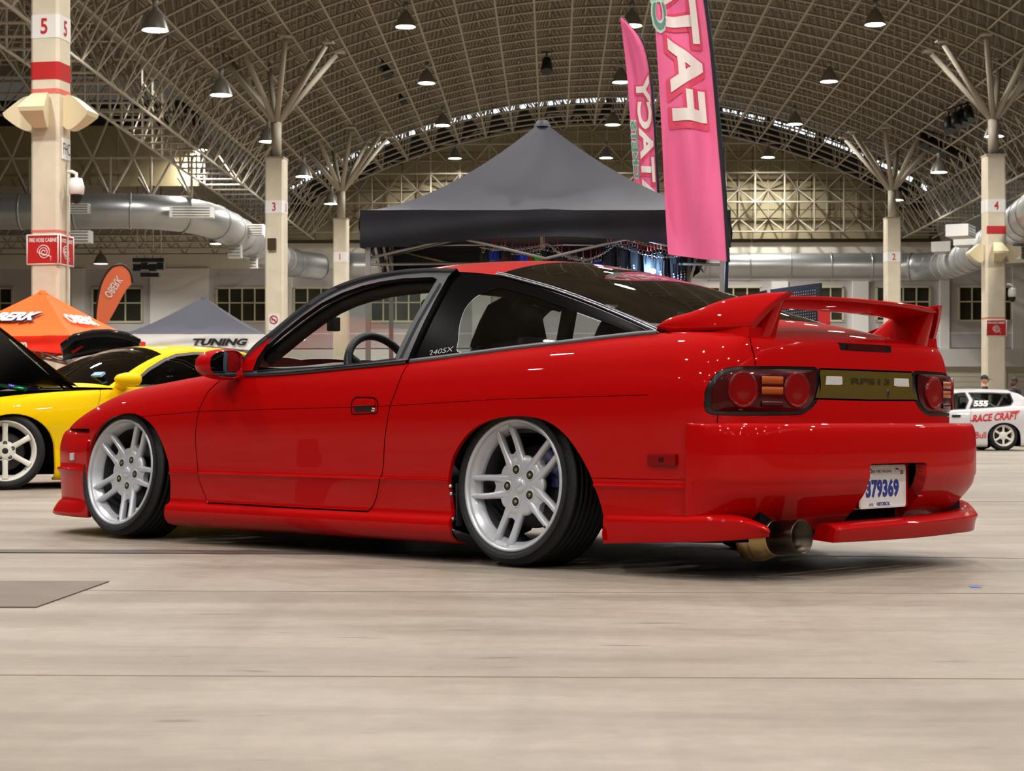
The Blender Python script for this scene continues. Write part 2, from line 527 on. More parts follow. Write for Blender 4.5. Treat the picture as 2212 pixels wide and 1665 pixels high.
a, b = gp(-3500, 1176), gp(1060, 1196)
o = fstrip(a.x, a.y, b.x, b.y, .17, 'trench_cover', mat('trench_steel', (70, 58, 56), rough=.55, noise=.3, nscale=3), .004)
for y in (12.5, 18, 24, 30, 36, 42, 50, 60): fstrip(XL, y, XR, y, .02, 'floor_joint', JOINT, .0012)
for x in (-18, -9, 9, 18): fstrip(x, 9, x, YF, .02, 'floor_joint', JOINT, .0012)
m = MB(); c = [gp(-420, 1257), gp(236, 1257), gp(78, 1313), gp(-500, 1313)]
m.prism([(p.x, p.y) for p in c], (0, .004), lambda u, v, w: (u, v, w))
o = m.build('floor_plate', mat('floor_plate_steel', (92, 78, 68), rough=.55, noise=.25, nscale=4)); tag(o, 'brown steel access plate let into the concrete floor at left', 'floor plate')
a = gp(2106, 1268); m = MB(); m.prism([(-.018, -.03), (.018, -.022), (.016, .03), (-.014, .026)], (.0005, .0015), lambda u, v, w: (a.x+u, a.y+v, w))
tag(m.build('tape_scrap', mat('blue_tape', (60, 90, 170), rough=.6)), 'small scrap of blue tape on the floor at right', 'tape')

# ------------------------------------------------------------------ vault
def zo(x):                            # roof deck arc
    Rr = 29.6; return math.sqrt(max(0, Rr*Rr-(x-X0)**2))-13.3
ARC0 = math.asin(VW/29.6)
def arc(u, off=0.0):                  # u -1..1 across the vault, off = depth below the deck
    a = u*ARC0; r = 29.6-off
    return X0+r*math.sin(a), r*math.cos(a)-13.3
YV0, YV1 = 34.0, 88.0
m = MB(); rows = []
for y in (YN, 0, 34, 61, 88):
    rows.append([(arc(u, 0)[0], y, arc(u, 0)[1]+.05) for u in np.linspace(-1, 1, 41)])
m.grid(rows)
ceil = struct(m.build('ceiling', DECK, fixn=False))
# corrugated deck ribs (purlins) just below the deck
UT = MB().tube((0, 0, 0), (0, 0, 1), 1.0, 5, caps=False).mesh('strut', STEEL, fixn=False)
def strut_obj(a, b, r, parent, name='strut'):
    a = Vector(a); b = Vector(b); d = b-a
    o = bpy.data.objects.new(name, UT); COL.objects.link(o); o.parent = parent
    o.matrix_local = Matrix.Translation(a) @ d.to_track_quat('Z', 'Y').to_matrix().to_4x4() @ Matrix.Diagonal((r, r, d.length, 1))
    return o
def px_of(p):
    p = Vector(p); xc = p.x*cph+p.y*sph; yc = -p.x*sph+p.y*cph
    return CX+CF*xc/max(yc, .1), CY-CF*(p.z-CAM_H)/max(yc, .1), yc
def in_frame(a, b):
    for k in (0, .5, 1):
        q = Vector(a).lerp(Vector(b), k); x, y, d = px_of(q)
        if d > 1 and 0 <= x <= 2212 and 0 <= y <= 1665: return True
    return False
def frame_struct(name, struts, nind=300):
    """a space frame: the nearest members as parts, the rest joined as one part"""
    root = struct(bpy.data.objects.new(name, None)); COL.objects.link(root)
    sc_ = []
    for k, (a, b, r) in enumerate(struts):
        A = px_of(a); B = px_of(b)
        ln = math.hypot(A[0]-B[0], A[1]-B[1]) if in_frame(a, b) else 0
        sc_.append(ln)
    order = np.argsort(-np.array(sc_))[:nind]; pick = set(int(i) for i in order if sc_[int(i)] > 10)
    mb = MB()
    for k, (a, b, r) in enumerate(struts):
        if k in pick: strut_obj(a, b, r, root)
        else: mb.tube(a, b, r, 4, caps=False)
    o = mb.build('space_frame', STEEL, root, fixn=False); o['kind'] = 'stuff'
    return root
NU, DY = 24, 1.45
ys = np.arange(YV0, YV1+.01, DY); struts = []
def node_o(i, y): x, z = arc(-1+2*i/NU, .25); return (x, y, z)
def node_i(i, y): x, z = arc(-1+2*(i+.5)/NU, 1.75); return (x, y, z)
for k, y in enumerate(ys):
    last = k == len(ys)-1
    for i in range(NU+1):
        if i < NU: struts.append((node_o(i, y), node_o(i+1, y), .038))
        if not last: struts.append((node_o(i, y), node_o(i, y+DY), .038))
    if not last:
        ym = y+DY/2
        for i in range(NU):
            c = node_i(i, ym)
            if i < NU-1: struts.append((c, node_i(i+1, ym), .042))
            if k < len(ys)-2: struts.append((c, node_i(i, ym+DY), .046))
            for (a, b) in ((i, y), (i+1, y), (i, y+DY), (i+1, y+DY)): struts.append((c, node_o(a, b), .030))
frame_struct('trim_1', struts)
# side edge trusses along both springings of the vault
for n_, (s, nm) in enumerate(((-1, 'trim_2'), (1, 'trim_3'))):
    st = []
    xe = X0+s*15.4; xi = X0+s*14.0
    for y in np.arange(20, 88.1, DY):
        zt = 11.6
        st += [((xe, y, 9.3), (xe, y, zt), .045), ((xi, y, 9.3), (xe, y, 9.3), .035)]
        if y+DY <= 88.2:
            st += [((xe, y, 9.3), (xe, y+DY, 9.3), .05), ((xi, y, 9.3), (xi, y+DY, 9.3), .05), ((xe, y, 9.3), (xe, y+DY, 10.4), .03), ((xe, y, zt), (xe, y+DY, 10.4), .03),
                   ((xe, y, 10.45), (xe, y+DY, 10.45), .035), ((xi, y, 9.3), (xe, y+DY, zt-.4), .03), ((xi, y, 9.3), (xi-s*1.0, y+DY/2, 10.9), .03), ((xi, y+DY, 9.3), (xi-s*1.0, y+DY/2, 10.9), .03)]
    frame_struct(nm, st, 120)
# gable: panels, space frame in front, clerestory above
m = MB(); rows = []
us = np.linspace(-1, 1, 33)
GP = []
for i in range(22):
    xa = X0-15.4+1.4*i; xb = xa+1.37
    for j in range(6):
        za = 9.35+1.4*j; zb = za+1.37
        zc = min(zo(xa) if xa > X0-VW else 11, zo(xb) if xb < X0+VW else 11)-1.15
        if za > zc-.15: continue
        GP.append((xa, xb, za, min(zb, zc)))
gab = struct(bpy.data.objects.new('wall_far_gable', None)); COL.objects.link(gab)
gab['kind'] = 'structure'
for xa, xb, za, zb in GP:
    MB().box(((xa+xb)/2, 88.9, (za+zb)/2), (xb-xa, .06, zb-za)).build('panel', GABLE, gab)
m = MB(); m.add([(X0-16, 89.05, 9.2), (X0+16, 89.05, 9.2)]+[(arc(u, .6)[0], 89.05, arc(u, .6)[1]) for u in us[::-1]], [tuple(range(2+len(us)))]); m.build('backing', mat('panel_joint', (96, 88, 66), rough=.8), gab)
m = MB(); m.grid([[(arc(u, 1.35)[0], 88.86, arc(u, 1.35)[1]) for u in us], [(arc(u, .02)[0], 88.86, arc(u, .02)[1]) for u in us]]); m.build('clerestory', BLACKN, gab)
me = None
for u in np.linspace(-.985, .985, 76):
    if abs((u*38) % 6) < .5: continue
    x, z = arc(u, .30)
    if me is None: me = MB().box((0, 0, 0), (.33, .03, .20)).mesh('clerestory_pane', DAYL)
    o = link(bpy.data.objects.new('clerestory_pane', me), gab); o.location = (x, 88.80, z); o.rotation_euler = (0, u*ARC0, 0)
st = []; G1 = 1.40
fr = lambda i, j: (X0-15.4+G1*i, 88.0, 9.6+G1*j)
bk = lambda i, j: (X0-15.4+G1*(i+.5), 88.75, 9.6+G1*(j+.5))
top_ok = lambda p: abs(p[0]-X0) < VW and p[2] < zo(p[0])-.9
for i in range(23):
    for j in range(-0, 5):
        a = fr(i, j)
        if not top_ok(a): continue
        for b in (fr(i+1, j), fr(i, j+1)):
            if top_ok(b): st.append((a, b, .045))
        b = bk(i, j)
        if top_ok(b):
            for q in (fr(i, j), fr(i+1, j), fr(i, j+1), fr(i+1, j+1)):
                if top_ok(q): st.append((b, q, .038))
            for q in (bk(i+1, j), bk(i, j+1)):
                if top_ok(q): st.append((b, q, .038))
frame_struct('trim_4', st, 300)
# ------------------------------------------------------------------ left transverse bay: lower vault, end truss and wall
YB0 = 65.5
st = []; rows = []
XB0, XB1 = -33.0, X0-15.4
def zl(y): return 11.4+ .22*(YB0-y)-.002*(YB0-y)**2
m = MB(); m.grid([[(x, y, zl(y)+1.5) for x in (XB0, XB1)] for y in np.linspace(YN, YB0, 24)]); struct(m.build('ceiling_left', DECK, fixn=False))
NX = int((XB1-XB0)/1.45)
for k, y in enumerate(np.arange(YB0-30*DY, YB0+.01, DY)):
    for i in range(NX+1):
        x = XB1-1.45*i
        a = (x, y, zl(y)+1.3)
        if i < NX: st.append((a, (x-1.45, y, zl(y)+1.3), .04))
        if y+DY <= YB0+.1: st.append((a, (x, y+DY, zl(y+DY)+1.3), .035))
        if y+DY <= YB0+.1 and i < NX:
            c = (x-.72, y+DY/2, zl(y+DY/2))
            st.append((c, (c[0]-1.45, c[1], c[2]), .04))
            if y+2*DY <= YB0+.1: st.append((c, (c[0], y+1.5*DY, zl(y+1.5*DY)), .046))
            for dx in (0, -1.45):
                for dy in (0, DY): st.append((c, (x+dx, y+dy, zl(y+dy)+1.3), .03))
frame_struct('trim_5', st, 300)
st = []
for i in range(NX+1):
    x = XB1-1.45*i
    for (a, b) in (((x, YB0, 11.5), (x-.72, YB0+.3, 10.0)), ((x-1.45, YB0, 11.5), (x-.72, YB0+.3, 10.0)), ((x, YB0, 8.55), (x-.72, YB0+.3, 10.0)), ((x-1.45, YB0, 8.55), (x-.72, YB0+.3, 10.0)),
                   ((x, YB0, 8.55), (x, YB0, 10.0)), ((x, YB0, 8.55), (x-1.45, YB0, 8.55)), ((x-.72, YB0+.3, 10.0), (x-2.17, YB0+.3, 10.0)), ((x, YB0, 11.5), (x-1.45, YB0, 11.5)),
                   ((x, YB0, 8.55), (x-.72, YB0+1.2, 8.2)), ((x, YB0, 8.55), (x-.72, YB0+1.2, 9.4)), ((x-.72, YB0+1.2, 8.2), (x-2.17, YB0+1.2, 8.2))):
        st.append((a, b, .05))
frame_struct('trim_6', st, 120)
wl = struct(bpy.data.objects.new('wall_left_bay', None)); COL.objects.link(wl)
for i in range(7):
    x = XB1-3.0*i
    MB().box((x-1.5, YB0+1.6, 10.25), (2.96, .08, 2.2)).build('panel', mat('bay_panel', (150, 138, 104), rough=.8), wl)
MB().box(((XB0+XB1)/2, YB0+1.7, 11.8), (XB1-XB0, .08, 1.0)).build('clerestory', BLACKN, wl)
m = MB(); m.box(((XB0+XB1)/2, (YB0+YF)/2+1, 9.6), (XB1-XB0, YF-YB0-2, .1)); struct(m.build('ceiling_left_rear', DECK))
st = []
for y in np.arange(YB0+3, YF-1, 2.9):
    for i in range(10):
        x = XB1-1.45*i
        st += [((x, y, 8.4), (x-1.45, y, 8.4), .045), ((x, y, 8.4), (x-.72, y, 9.4), .035), ((x-1.45, y, 8.4), (x-.72, y, 9.4), .035)]
frame_struct('trim_7', st, 60)
# right side: plain flat bay beyond the edge truss
m = MB(); m.box(((X0+15.6+XR)/2, (YN+YF)/2, 12.2), (XR-X0-15.6, YF-YN, .1)); struct(m.build('ceiling_right', DECK))
# ------------------------------------------------------------------ walls
m = MB(); m.box((XR, (YN+YF)/2, 6), (.2, YF-YN, 12.4)); struct(m.build('wall_right', WALLD))
m = MB(); m.box((XL, (YN+YF)/2, 6.5), (.2, YF-YN, 13.2)); struct(m.build('wall_left', WALLD))
m = MB(); m.box(((XL+XR)/2, YN, 8), (XR-XL, .2, 17)); struct(m.build('wall_near', WALLD))
WIN = []
def wpx(px): return c2w((px-CX)/CF*89.2, 89.2).x
z_of = lambda py: CAM_H-(py-CY)/CF*89.2
wf = struct(bpy.data.objects.new('wall_far', None)); COL.objects.link(wf)
MB().box(((XL+XR)/2, YF+.3, 8.8), (XR-XL, .3, 1.6)).build('upper_band', WALLC, wf)
MB().box(((XL+XR)/2, YF+.3, 6.1), (XR-XL, .2, 3.9)).build('recessed_wall', WALLG, wf)
MB().box(((XL+XR)/2, YF+.05, 3.65), (XR-XL, .6, .85)).build('ledge', WALLW, wf, bevel=.02)
MB().box(((XL+XR)/2, YF+.25, 4.85), (XR-XL, .12, .06)).build('sill_line', WALLW, wf)
MB().box(((XL+XR)/2, YF+.35, 1.6), (XR-XL, .2, 3.3)).build('lower_wall', WALLC, wf)
for px0, px1 in ((1020, 1060), (1665, 1700), (1838, 1872), (2025, 2045), (322, 448), (150, 178), (-60, -10), (612, 630), (2180, 2220)):
    x0, x1 = wpx(px0), wpx(px1)
    MB().box(((x0+x1)/2, YF+.15, 5.9), (x1-x0, .3, 4.2)).build('pilaster', WALLW, wf)
k = 0
for px0, px1, nc in ((195, 303, 3), (466, 576, 4), (634, 722, 3), (1524, 1642, 4), (1765, 1818, 2), (1890, 2004, 4), (2066, 2179, 4), (2256, 2366, 4), (-90, 20, 4), (800, 910, 4)):
    k += 1; x0, x1 = wpx(px0), wpx(px1); z0, z1 = z_of(694), z_of(621)
    w = struct(bpy.data.objects.new('window_%d' % k, None)); COL.objects.link(w)
    m = MB(); yy = YF+.14
    for z in (z0, z1): m.box(((x0+x1)/2, yy, z), (x1-x0+.1, .12, .09))
    for x in (x0, x1): m.box((x, yy, (z0+z1)/2), (.09, .12, z1-z0))
    m.build('window_frame', WINF, w)
    zm = z0+(z1-z0)*.56; m = MB(); m.box(((x0+x1)/2, yy, zm), (x1-x0, .08, .06))
    for i in range(1, nc): m.box((x0+(x1-x0)*i/nc, yy, (z0+z1)/2), (.06, .08, z1-z0))
    m.build('mullion', WINF, w)
    for i in range(nc):
        for za, zb in ((z0, zm), (zm, z1)):
            MB().box((x0+(x1-x0)*(i+.5)/nc, yy+.04, (za+zb)/2), ((x1-x0)/nc-.05, .02, zb-za-.05)).build('pane', NIGHT, w)
for k, (px0, px1) in enumerate(((2041, 2124), (2168, 2250), (1700, 1850))):
    x0, x1 = wpx(px0), wpx(px1)
    d = struct(bpy.data.objects.new('door_%d' % (k+1), None)); COL.objects.link(d)
    for j in range(12):
        MB().box(((x0+x1)/2, YF+.20, .13+.25*j), (x1-x0, .05, .235)).build('slat', SHUT, d)
    m = MB()
    for x in (x0-.1, x1+.1): m.box((x, YF+.18, 1.55), (.2, .14, 3.1))
    m.build('door_frame', WALLC, d)
# ------------------------------------------------------------------ columns
def fire_sign(parent, f, w=.62, h=.50):
    MB().add([f(-w/2, -h/2, .006), f(w/2, -h/2, .006), f(w/2, h/2, .006), f(-w/2, h/2, .006)], [(0, 1, 2, 3)]).build('fire_sign', REDP, parent)
    m = MB(); sp = []
    for t in np.linspace(0, 5*math.pi, 60): rr = .022+.0068*t; sp.append(f(rr*math.cos(t)*.95, -.045+rr*math.sin(t), .012))
    sp += [f(.128, -.12, .012), f(.128, -.19, .012)]
    m.path(sp, .008, 4); m.build('hose_symbol', WHITEP, parent)
    lettering('FIRE HOSE CABINET', lambda u, v: f(u, .165+v, .011), WHITEP, parent, .1, width=w*.88, height=.07, offset=.002)
    m = MB()
    for (a, b, c, d) in ((-w/2, h/2, w/2, h/2), (-w/2, -h/2, w/2, -h/2), (-w/2, -h/2, -w/2, h/2), (w/2, -h/2, w/2, h/2)):
        m.tube(f(a, b, .01), f(c, d, .01), .012, 4)
    m.build('sign_border', WHITEP, parent)
def horn_mesh():
    """fan shaped speaker horn: narrow throat at the column, wide curved mouth turned outwards and down"""
    m = MB(); up = [(0, .22), (.10, .27), (.22, .22), (.36, .11), (.52, -.03)]; dn = [(0, -.26), (.10, -.33), (.24, -.29), (.38, -.20), (.50, -.10)]
    U = curve(np.array(up), 12); Dn = curve(np.array(dn), 12); rows = []
    for u, d in zip(U, Dn):
        w = .09+.30*max(u[0], 0)
        rows.append([(u[0], -w, u[1]), (u[0], w, u[1]), (d[0], w*.9, d[1]), (d[0], -w*.9, d[1]), (u[0], -w, u[1])])
    m.grid(rows, smooth=False); m.add(rows[-1][:4], [(0, 1, 2, 3)])
    return m
HORN = mat('ivory_plastic', (226, 214, 178), rough=.5)
def column(num, px, D, wid, top_py, yaw, label, horns=False, fire=False, cam_side=0, red_band=None, bands=True):
    b = c2w((px-CX)/CF*D, D)
    zt = CAM_H-(top_py-CY)/CF*D
    c = thing('concrete_column', label, 'column', (b.x, b.y, 0), yaw, None)
    s = wid/2; zt = min(zt, 11.0) if top_py > -500 else 13.0
    ch = .05
    prof = [(-s+ch, -s), (s-ch, -s), (s, -s+ch), (s, s-ch), (s-ch, s), (-s+ch, s), (-s, s-ch), (-s, -s+ch)]
    MB().prism(prof, (0, zt), lambda u, v, w: (u, v, w)).build('shaft', CONC, c)
    MB().box((0, 0, zt-.03), (wid+.02, wid+.02, .06)).build('cap_plate', STEEL, c)
    z = lambda py: CAM_H-(py-CY)/CF*D
    def band(z0, z1, m, nm='painted_band'):
        q = s+.006; cc = ch
        pr = [(-q+cc, -q), (q-cc, -q), (q, -q+cc), (q, q-cc), (q-cc, q), (-q+cc, q), (-q, q-cc), (-q, -q+cc)]
        MB().prism(pr, (z0, z1), lambda u, v, w: (u, v, w)).build(nm, m, c)
    zl_ = 7.33
    band(zl_-.20, zl_+.20, WHITEP, 'number_band')
    for rot in (0, R(90)):
        f = lambda u, v, rot=rot: Vector((u, -s-.012, zl_+v)) if rot == 0 else Vector((s+.012, u, zl_+v))
        lettering(num, f, REDP, c, .3, height=.27, offset=.006)
    if bands:
        band(6.42, 6.72, REDP); band(6.18, 6.26, mat('faded_red', (224, 110, 100), rough=.6))
    if fire:
        fz = 3.5
        fire_sign(c, lambda u, v, w: Vector((u, -s-.006-w, fz+v)))
        fire_sign(c, lambda u, v, w: Vector((s+.006+w, u, fz+v)))
        band(fz+.30, fz+.34, mat('faded_red', (224, 110, 100), rough=.6))
    if horns:
        hm = horn_mesh().mesh('horn_speaker', HORN)
        for k, a in enumerate((R(180), R(-90), 0)):
            o = link(bpy.data.objects.new('horn_speaker', hm), c); o.location = (math.cos(a)*s, math.sin(a)*s, 5.90); o.rotation_euler = (0, 0, a)
            MB().lathe([(.0005, 0), (.10, 0)], 12, Matrix.Translation((math.cos(a)*(s+.30), math.sin(a)*(s+.30), 5.70)) @ Matrix.Rotation(a, 4, 'Z') @ Matrix.Rotation(R(140), 4, 'Y') @ Matrix.Diagonal((1.6, 1.2, 1, 1))).build('horn_mouth', mat('brown_box_and_shade', (60, 46, 24), rough=.8), c)  # dark disc paints the shade inside the horn mouth
    # pipe and branches up to the vault
    if top_py > -100:
        zp = zt+1.15
        MB().tube((0, 0, zt-.05), (0, 0, zp), .17, 12).build('pipe', STEEL, c)
        for a in range(8):
            t = R(22.5+45*a); rr = 1.9
            e = Vector((rr*math.cos(t), rr*math.sin(t), 12.25))
            mm = MB(); mm.tube((0, 0, zp-.1), e, .10, 8, .085); mm.build('branch', STEEL, c)
            MB().box(e+Vector((.10*math.cos(t), .10*math.sin(t), .10)), (.34, .34, .05)).build('branch_plate', STEEL, c)
    return c, s
c5, s5 = column('5', 110, 32.0, .52, -900, R(-10), 'tall pale column numbered 5 with red bands and ivory horn speakers, at far left', True, True)
MB().box((s5+.012, .02, 5.25), (.02, .30, .36)).build('notice', WHITEP, c5)
lettering('FHC', lambda u, v: Vector((s5+.024, .02+u, 5.25+v)), mat('sign_black', (20, 20, 22), rough=.5), c5, .2, width=.26, height=.20)
m = MB(); m.tube((s5, .05, 0), (s5+.03, .05, 5.0), .02, 6); m.build('conduit', STEEL, c5)
c3, s3 = column('3', 597, 58.5, .60, 341, R(-6), 'pale concrete column numbered 3 with branching steel head, left of the tents', False, False, bands=False)
MB().box((-.05, -s3-.06, 6.15), (.26, .14, .36)).build('speaker_box', mat('brown_box_and_shade', (60, 46, 24), rough=.8), c3)  # dark brown casing, same tone as the horn mouths
MB().box((.0, -s3-.01, 3.70), (.34, .02, .52)).build('no_smoking_sign', WHITEP, c3)
MB().path([(.12*math.cos(t), -s3-.03, 3.78+.12*math.sin(t)) for t in np.linspace(0, 2*math.pi, 25)[:-1]], .018, 6, closed=True).tube((-.08, -s3-.03, 3.86), (.08, -s3-.03, 3.70), .016, 6).build('no_smoking_symbol', REDP, c3)
MB().box((-.01, -s3-.03, 3.775), (.14, .01, .025)).build('no_smoking_symbol', mat('sign_black', (20, 20, 22)), c3)
c1, s1 = column('1', 737, 76.0, .58, 472, R(-4), 'pale concrete column numbered 1 behind the black tent, left side', bands=False)
c2_, s2 = column('2', 1927, 76.0, .60, 470, R(4), 'pale concrete column numbered 2 with branching head, right of the pink flags', bands=False)
c4, s4 = column('4', 2146, 58.2, .62, 335, R(3), 'pale concrete column numbered 4 with one red band, behind the white car', True, True, bands=False)
MB().box((0, -s4-.008, 6.57), (.60, .02, .24)).build('painted_band', REDP, c4)
# ------------------------------------------------------------------ ducts with diffuser boxes
def duct(name, pts, r, label, rings=True):
    t = thing(name, label, 'duct', pts[0])
    o = Vector(pts[0]); P_ = [Vector(p)-o for p in pts]
    dense = [Vector(p) for p in curve(np.array([p[:] for p in P_]), 170, smooth=len(pts) > 2)] if len(pts) > 2 else P_
    MB().path(dense, r, 24).build('duct_pipe', DUCT, t)
    L_ = [0]
    for i in range(1, len(dense)): L_.append(L_[-1]+(dense[i]-dense[i-1]).length)
    n = int(L_[-1]/1.9)
    for k in range(1, n):
        d = k*1.9; i = int(np.searchsorted(L_, d)); i = min(max(i, 1), len(dense)-1)
        f = (d-L_[i-1])/max(1e-6, L_[i]-L_[i-1]); c = dense[i-1].lerp(dense[i], f); tv = (dense[i]-dense[i-1]).normalized()*.04
        MB().tube(c-tv, c+tv, r+.03, 24).build('duct_ring', DUCT, t)
    return t
zd = 7.75
dl = duct('air_duct', [c2w(-30.5, 65.0, zd), P(-200, 460, 65), P(200, 456, 65), P(330, 458, 65.3), P(430, 470, 66.5), P(490, 492, 69), P(530, 515, 72.5), P(565, 540, 77), P(600, 556, 81.5), P(640, 569, 85), P(690, 576, 86.6)], .62, 'big galvanised air duct curving round from the left bay to the far wall')
def duct_box(t, p, size, ry=0):
    q = MB(); q.box((0, 0, 0), size); o = q.build('diffuser', mat('diffuser_white', (224, 224, 220), rough=.5), t)
    o.location = Vector(p)-t.location; o.rotation_euler = (0, 0, ry)
    g = MB()
    for k in range(4): g.box((0, -size[1]/2-.01, -size[2]*.36+size[2]*.24*k), (size[0]*.86, .02, .03))
    g.build('grille', SHADE, o)
duct_box(dl, P(415, 459, 64.6), (1.5, .5, .38), R(4)); duct_box(dl, P(172, 451, 64.2), (.72, .3, .34)); duct_box(dl, P(170, 512, 64.2), (.9, .5, .42)); duct_box(dl, P(508, 543, 70), (.5, .4, .5)); duct_box(dl, P(548, 566, 74), (.3, .3, .5)); duct_box(dl, P(548, 497, 70), (.8, .5, .4))
DP = P(2275, 440, 54); DE = lambda y: Vector((DP.x+.4, y, DP.z+.15))
dr = duct('air_duct', [P(742, 577, 86.8), P(1000, 577, 86.8), P(1300, 577, 86.8), P(1600, 577, 86.8), P(1900, 577, 86.7), P(1985, 577, 86.2), P(2040, 572, 83), P(2085, 560, 77), P(2135, 533, 70), P(2200, 488, 62), P(2275, 440, 54), DE(40), DE(20), DE(0), DE(-25)], .66, 'galvanised air duct along the far wall, bending towards the camera at right')
for (px, py, D, s) in ((2040, 535, 78, 1.3), (2090, 520, 70, 1.2), (2075, 500, 66, 1.2), (2190, 550, 62, 1.6), (2040, 590, 84, .9)): duct_box(dr, P(px, py, D), (s, .8, .42), R(65))
# ------------------------------------------------------------------ high bay pendant lamps
def lamp_proto():
    r = thing('pendant_lamp', 'x', 'lamp')
    MB().lathe([(.055, .60), (.06, .50), (.16, .40), (.25, .24), (.31, .07), (.325, .02), (.33, .0), (.318, .0), (.30, .06), (.24, .22), (.15, .38), (.05, .48)], 20).build('lamp_shade', SHADE, r)
    MB().lathe([(.0005, .062), (.20, .060), (.302, .056)], 20).build('lamp_lens', LAMPG, r)
    ld = bpy.data.lights.new('lamp_light', 'AREA'); ld.shape = 'DISK'; ld.size = .58; ld.energy = LAMP_W; ld.color = (1.0, .96, .905); ld.spread = R(162)
    lo = link(bpy.data.objects.new('lamp_light', ld), r); lo.location = (0, 0, .05)
    MB().tube((0, 0, .55), (0, 0, .78), .07, 8).build('lamp_housing', SHADE, r)
    MB().tube((0, 0, .78), (0, 0, 1.75), .012, 5).build('lamp_cable', SHADE, r)
    return r
LP = lamp_proto(); first = True
WORDS = 'first second third fourth fifth sixth seventh eighth ninth tenth eleventh twelfth thirteenth'.split()
ROWS = [(-9.5, 9.88, 'far left row'), (-4.62, 12.85, 'second row from left'), (2.42, 12.85, 'middle row'), (9.93, 12.85, 'second row from right'), (14.5, 9.97, 'far right row')]
YS = [86.2-9.55*k for k in range(13)]
for x, z, lab in ROWS:
    n = 0
    for y in YS:
        if abs(x) > 10 and y < 50 and y > 20 and False: continue
        o = LP if first else copy_tree(LP); first = False
        if abs(x-X0) > 10:
            y *= .915
            cb = [q for q in o.children if q.name.startswith('lamp_cable')][0]
            if not any(q.name.startswith('lamp_cable') and q is not cb for q in o.children):
                for dz in (.96, 1.92, 2.16): link(bpy.data.objects.new('lamp_cable', cb.data), o).location = (0, 0, dz)
        elif len([q for q in o.children if q.name.startswith('lamp_cable')]) > 1:
            for q in [q for q in o.children if q.name.startswith('lamp_cable')][1:]: bpy.data.objects.remove(q)
        o.location = (x, y, z)
        X, Y_, d = px_of((x, y, z)); vis = d > 1 and -20 < X < 2232 and -20 < Y_ < 700
        n += 1
        if vis:
            o['label'] = 'glowing pendant lamp in the vault, %s, %s from the far wall' % (lab, WORDS[n-1])
            o['group'] = 'pendant lamps hanging in the vault'
        else:
            o['label'] = 'pendant lamp overhead outside the view, %s, %s from far wall' % (lab, WORDS[n-1]); o['group'] = 'pendant lamps overhead out of the picture'
for (px, py, D, lab) in ((286, 48, 57.5, 'glowing pendant lamp in the left bay right of column 5'), (434, 325, 67, 'glowing pendant lamp over the bright truss corner at left'), (470, 527, 75, 'glowing pendant lamp below the left duct near its bend'), (218, 570, 84, 'glowing pendant lamp with brown shade against the left wall')):
    o = copy_tree(LP); o.location = P(px, py, D); o['label'] = lab; o['group'] = 'pendant lamps in the left bay'
for y in (45, 32, 19, 6, -7, -20):
    for x in (-21, 26):
        o = copy_tree(LP); o.location = (x, y, 10.6); o['label'] = 'pendant lamp outside the view in the %s side bay, %s from the far end' % ('left' if x < 0 else 'right', WORDS[int((45-y)/13)]); o['group'] = 'pendant lamps overhead out of the picture'
# black stage lights clipped to the frame, hanging speaker cluster, cameras
def spot_cluster(px, py, D, n, dx, dz, label):
    p = P(px, py, D); t = thing('stage_lights', label, 'stage light', p)
    for k in range(n):
        c = Vector((dx*k, -.1*(k % 2), dz*k))
        m = MB(); m.tube(c+Vector((0, .1, .25)), c+Vector((0, -.15, -.25)), .16, 8, .22); m.box(c+Vector((0, .05, .35)), (.06, .06, .3)); m.build('spotlight', BLACKN, t)
    MB().tube((-.2, .05, .5), (dx*(n-1)+.2, .05, .5+dz*(n-1)), .03, 6).build('lighting_bar', BLACKN, t)
spot_cluster(2050, 270, 66, 4, .22, .12, 'cluster of black stage lights high on the right of the vault')
spot_cluster(1996, 303, 74, 4, .36, -.16, 'row of black stage lights below the right cluster')
spot_cluster(2052, 338, 78, 3, .30, -.06, 'three black stage lights at the lower end of the right row')
spot_cluster(833, 140, 70, 2, .10, -.18, 'small black stage light on the left of the vault')
spot_cluster(872, 205, 76, 2, .10, -.15, 'lower small black stage light on the left of the vault')
spot_cluster(1181, 142, 66, 1, .1, 0, 'single dark fitting near the vault crown')
t = thing('hanging_speakers', 'black speaker cluster hanging on rods in front of the left wall', 'speaker', P(322, 578, 70))
m = MB()
for k in range(4): m.box((-.45+.3*k, 0, .05*(k % 2)), (.26, .3, .26))
m.box((0, 0, .28), (1.2, .3, .14)); m.box((.05, 0, -.28), (.7, .3, .16)); m.build('speaker_box', BLACKN, t)
for x in (-.45, -.15, .15, .45): MB().tube((x, 0, .3), (x, 0, 3.16), .02, 5).build('rod', STEEL, t)
def dome_cam(px, py, D, label):
    t = thing('security_camera', label, 'camera', P(px, py, D))
    MB().lathe([(.0005, .26), (.10, .26), (.14, .12), (.13, 0), (.10, -.02)], 16).build('housing', WHITEP, t)
    MB().lathe([(.10, -.02), (.095, -.10), (.06, -.16), (.0005, -.18)], 16).build('dome', BLACKN, t)
    MB().path([(0, 0, .26), (0, 0, .34), (-.08, .02, .38), (-.17, .05, .38)], .03, 8).build('bracket', WHITEP, t)
dome_cam(165, 418, 31.8, 'white dome camera bracketed to the far left column below its notice')
dome_cam(2187, 640, 58, 'white dome camera against the wall beside the column behind the white car')
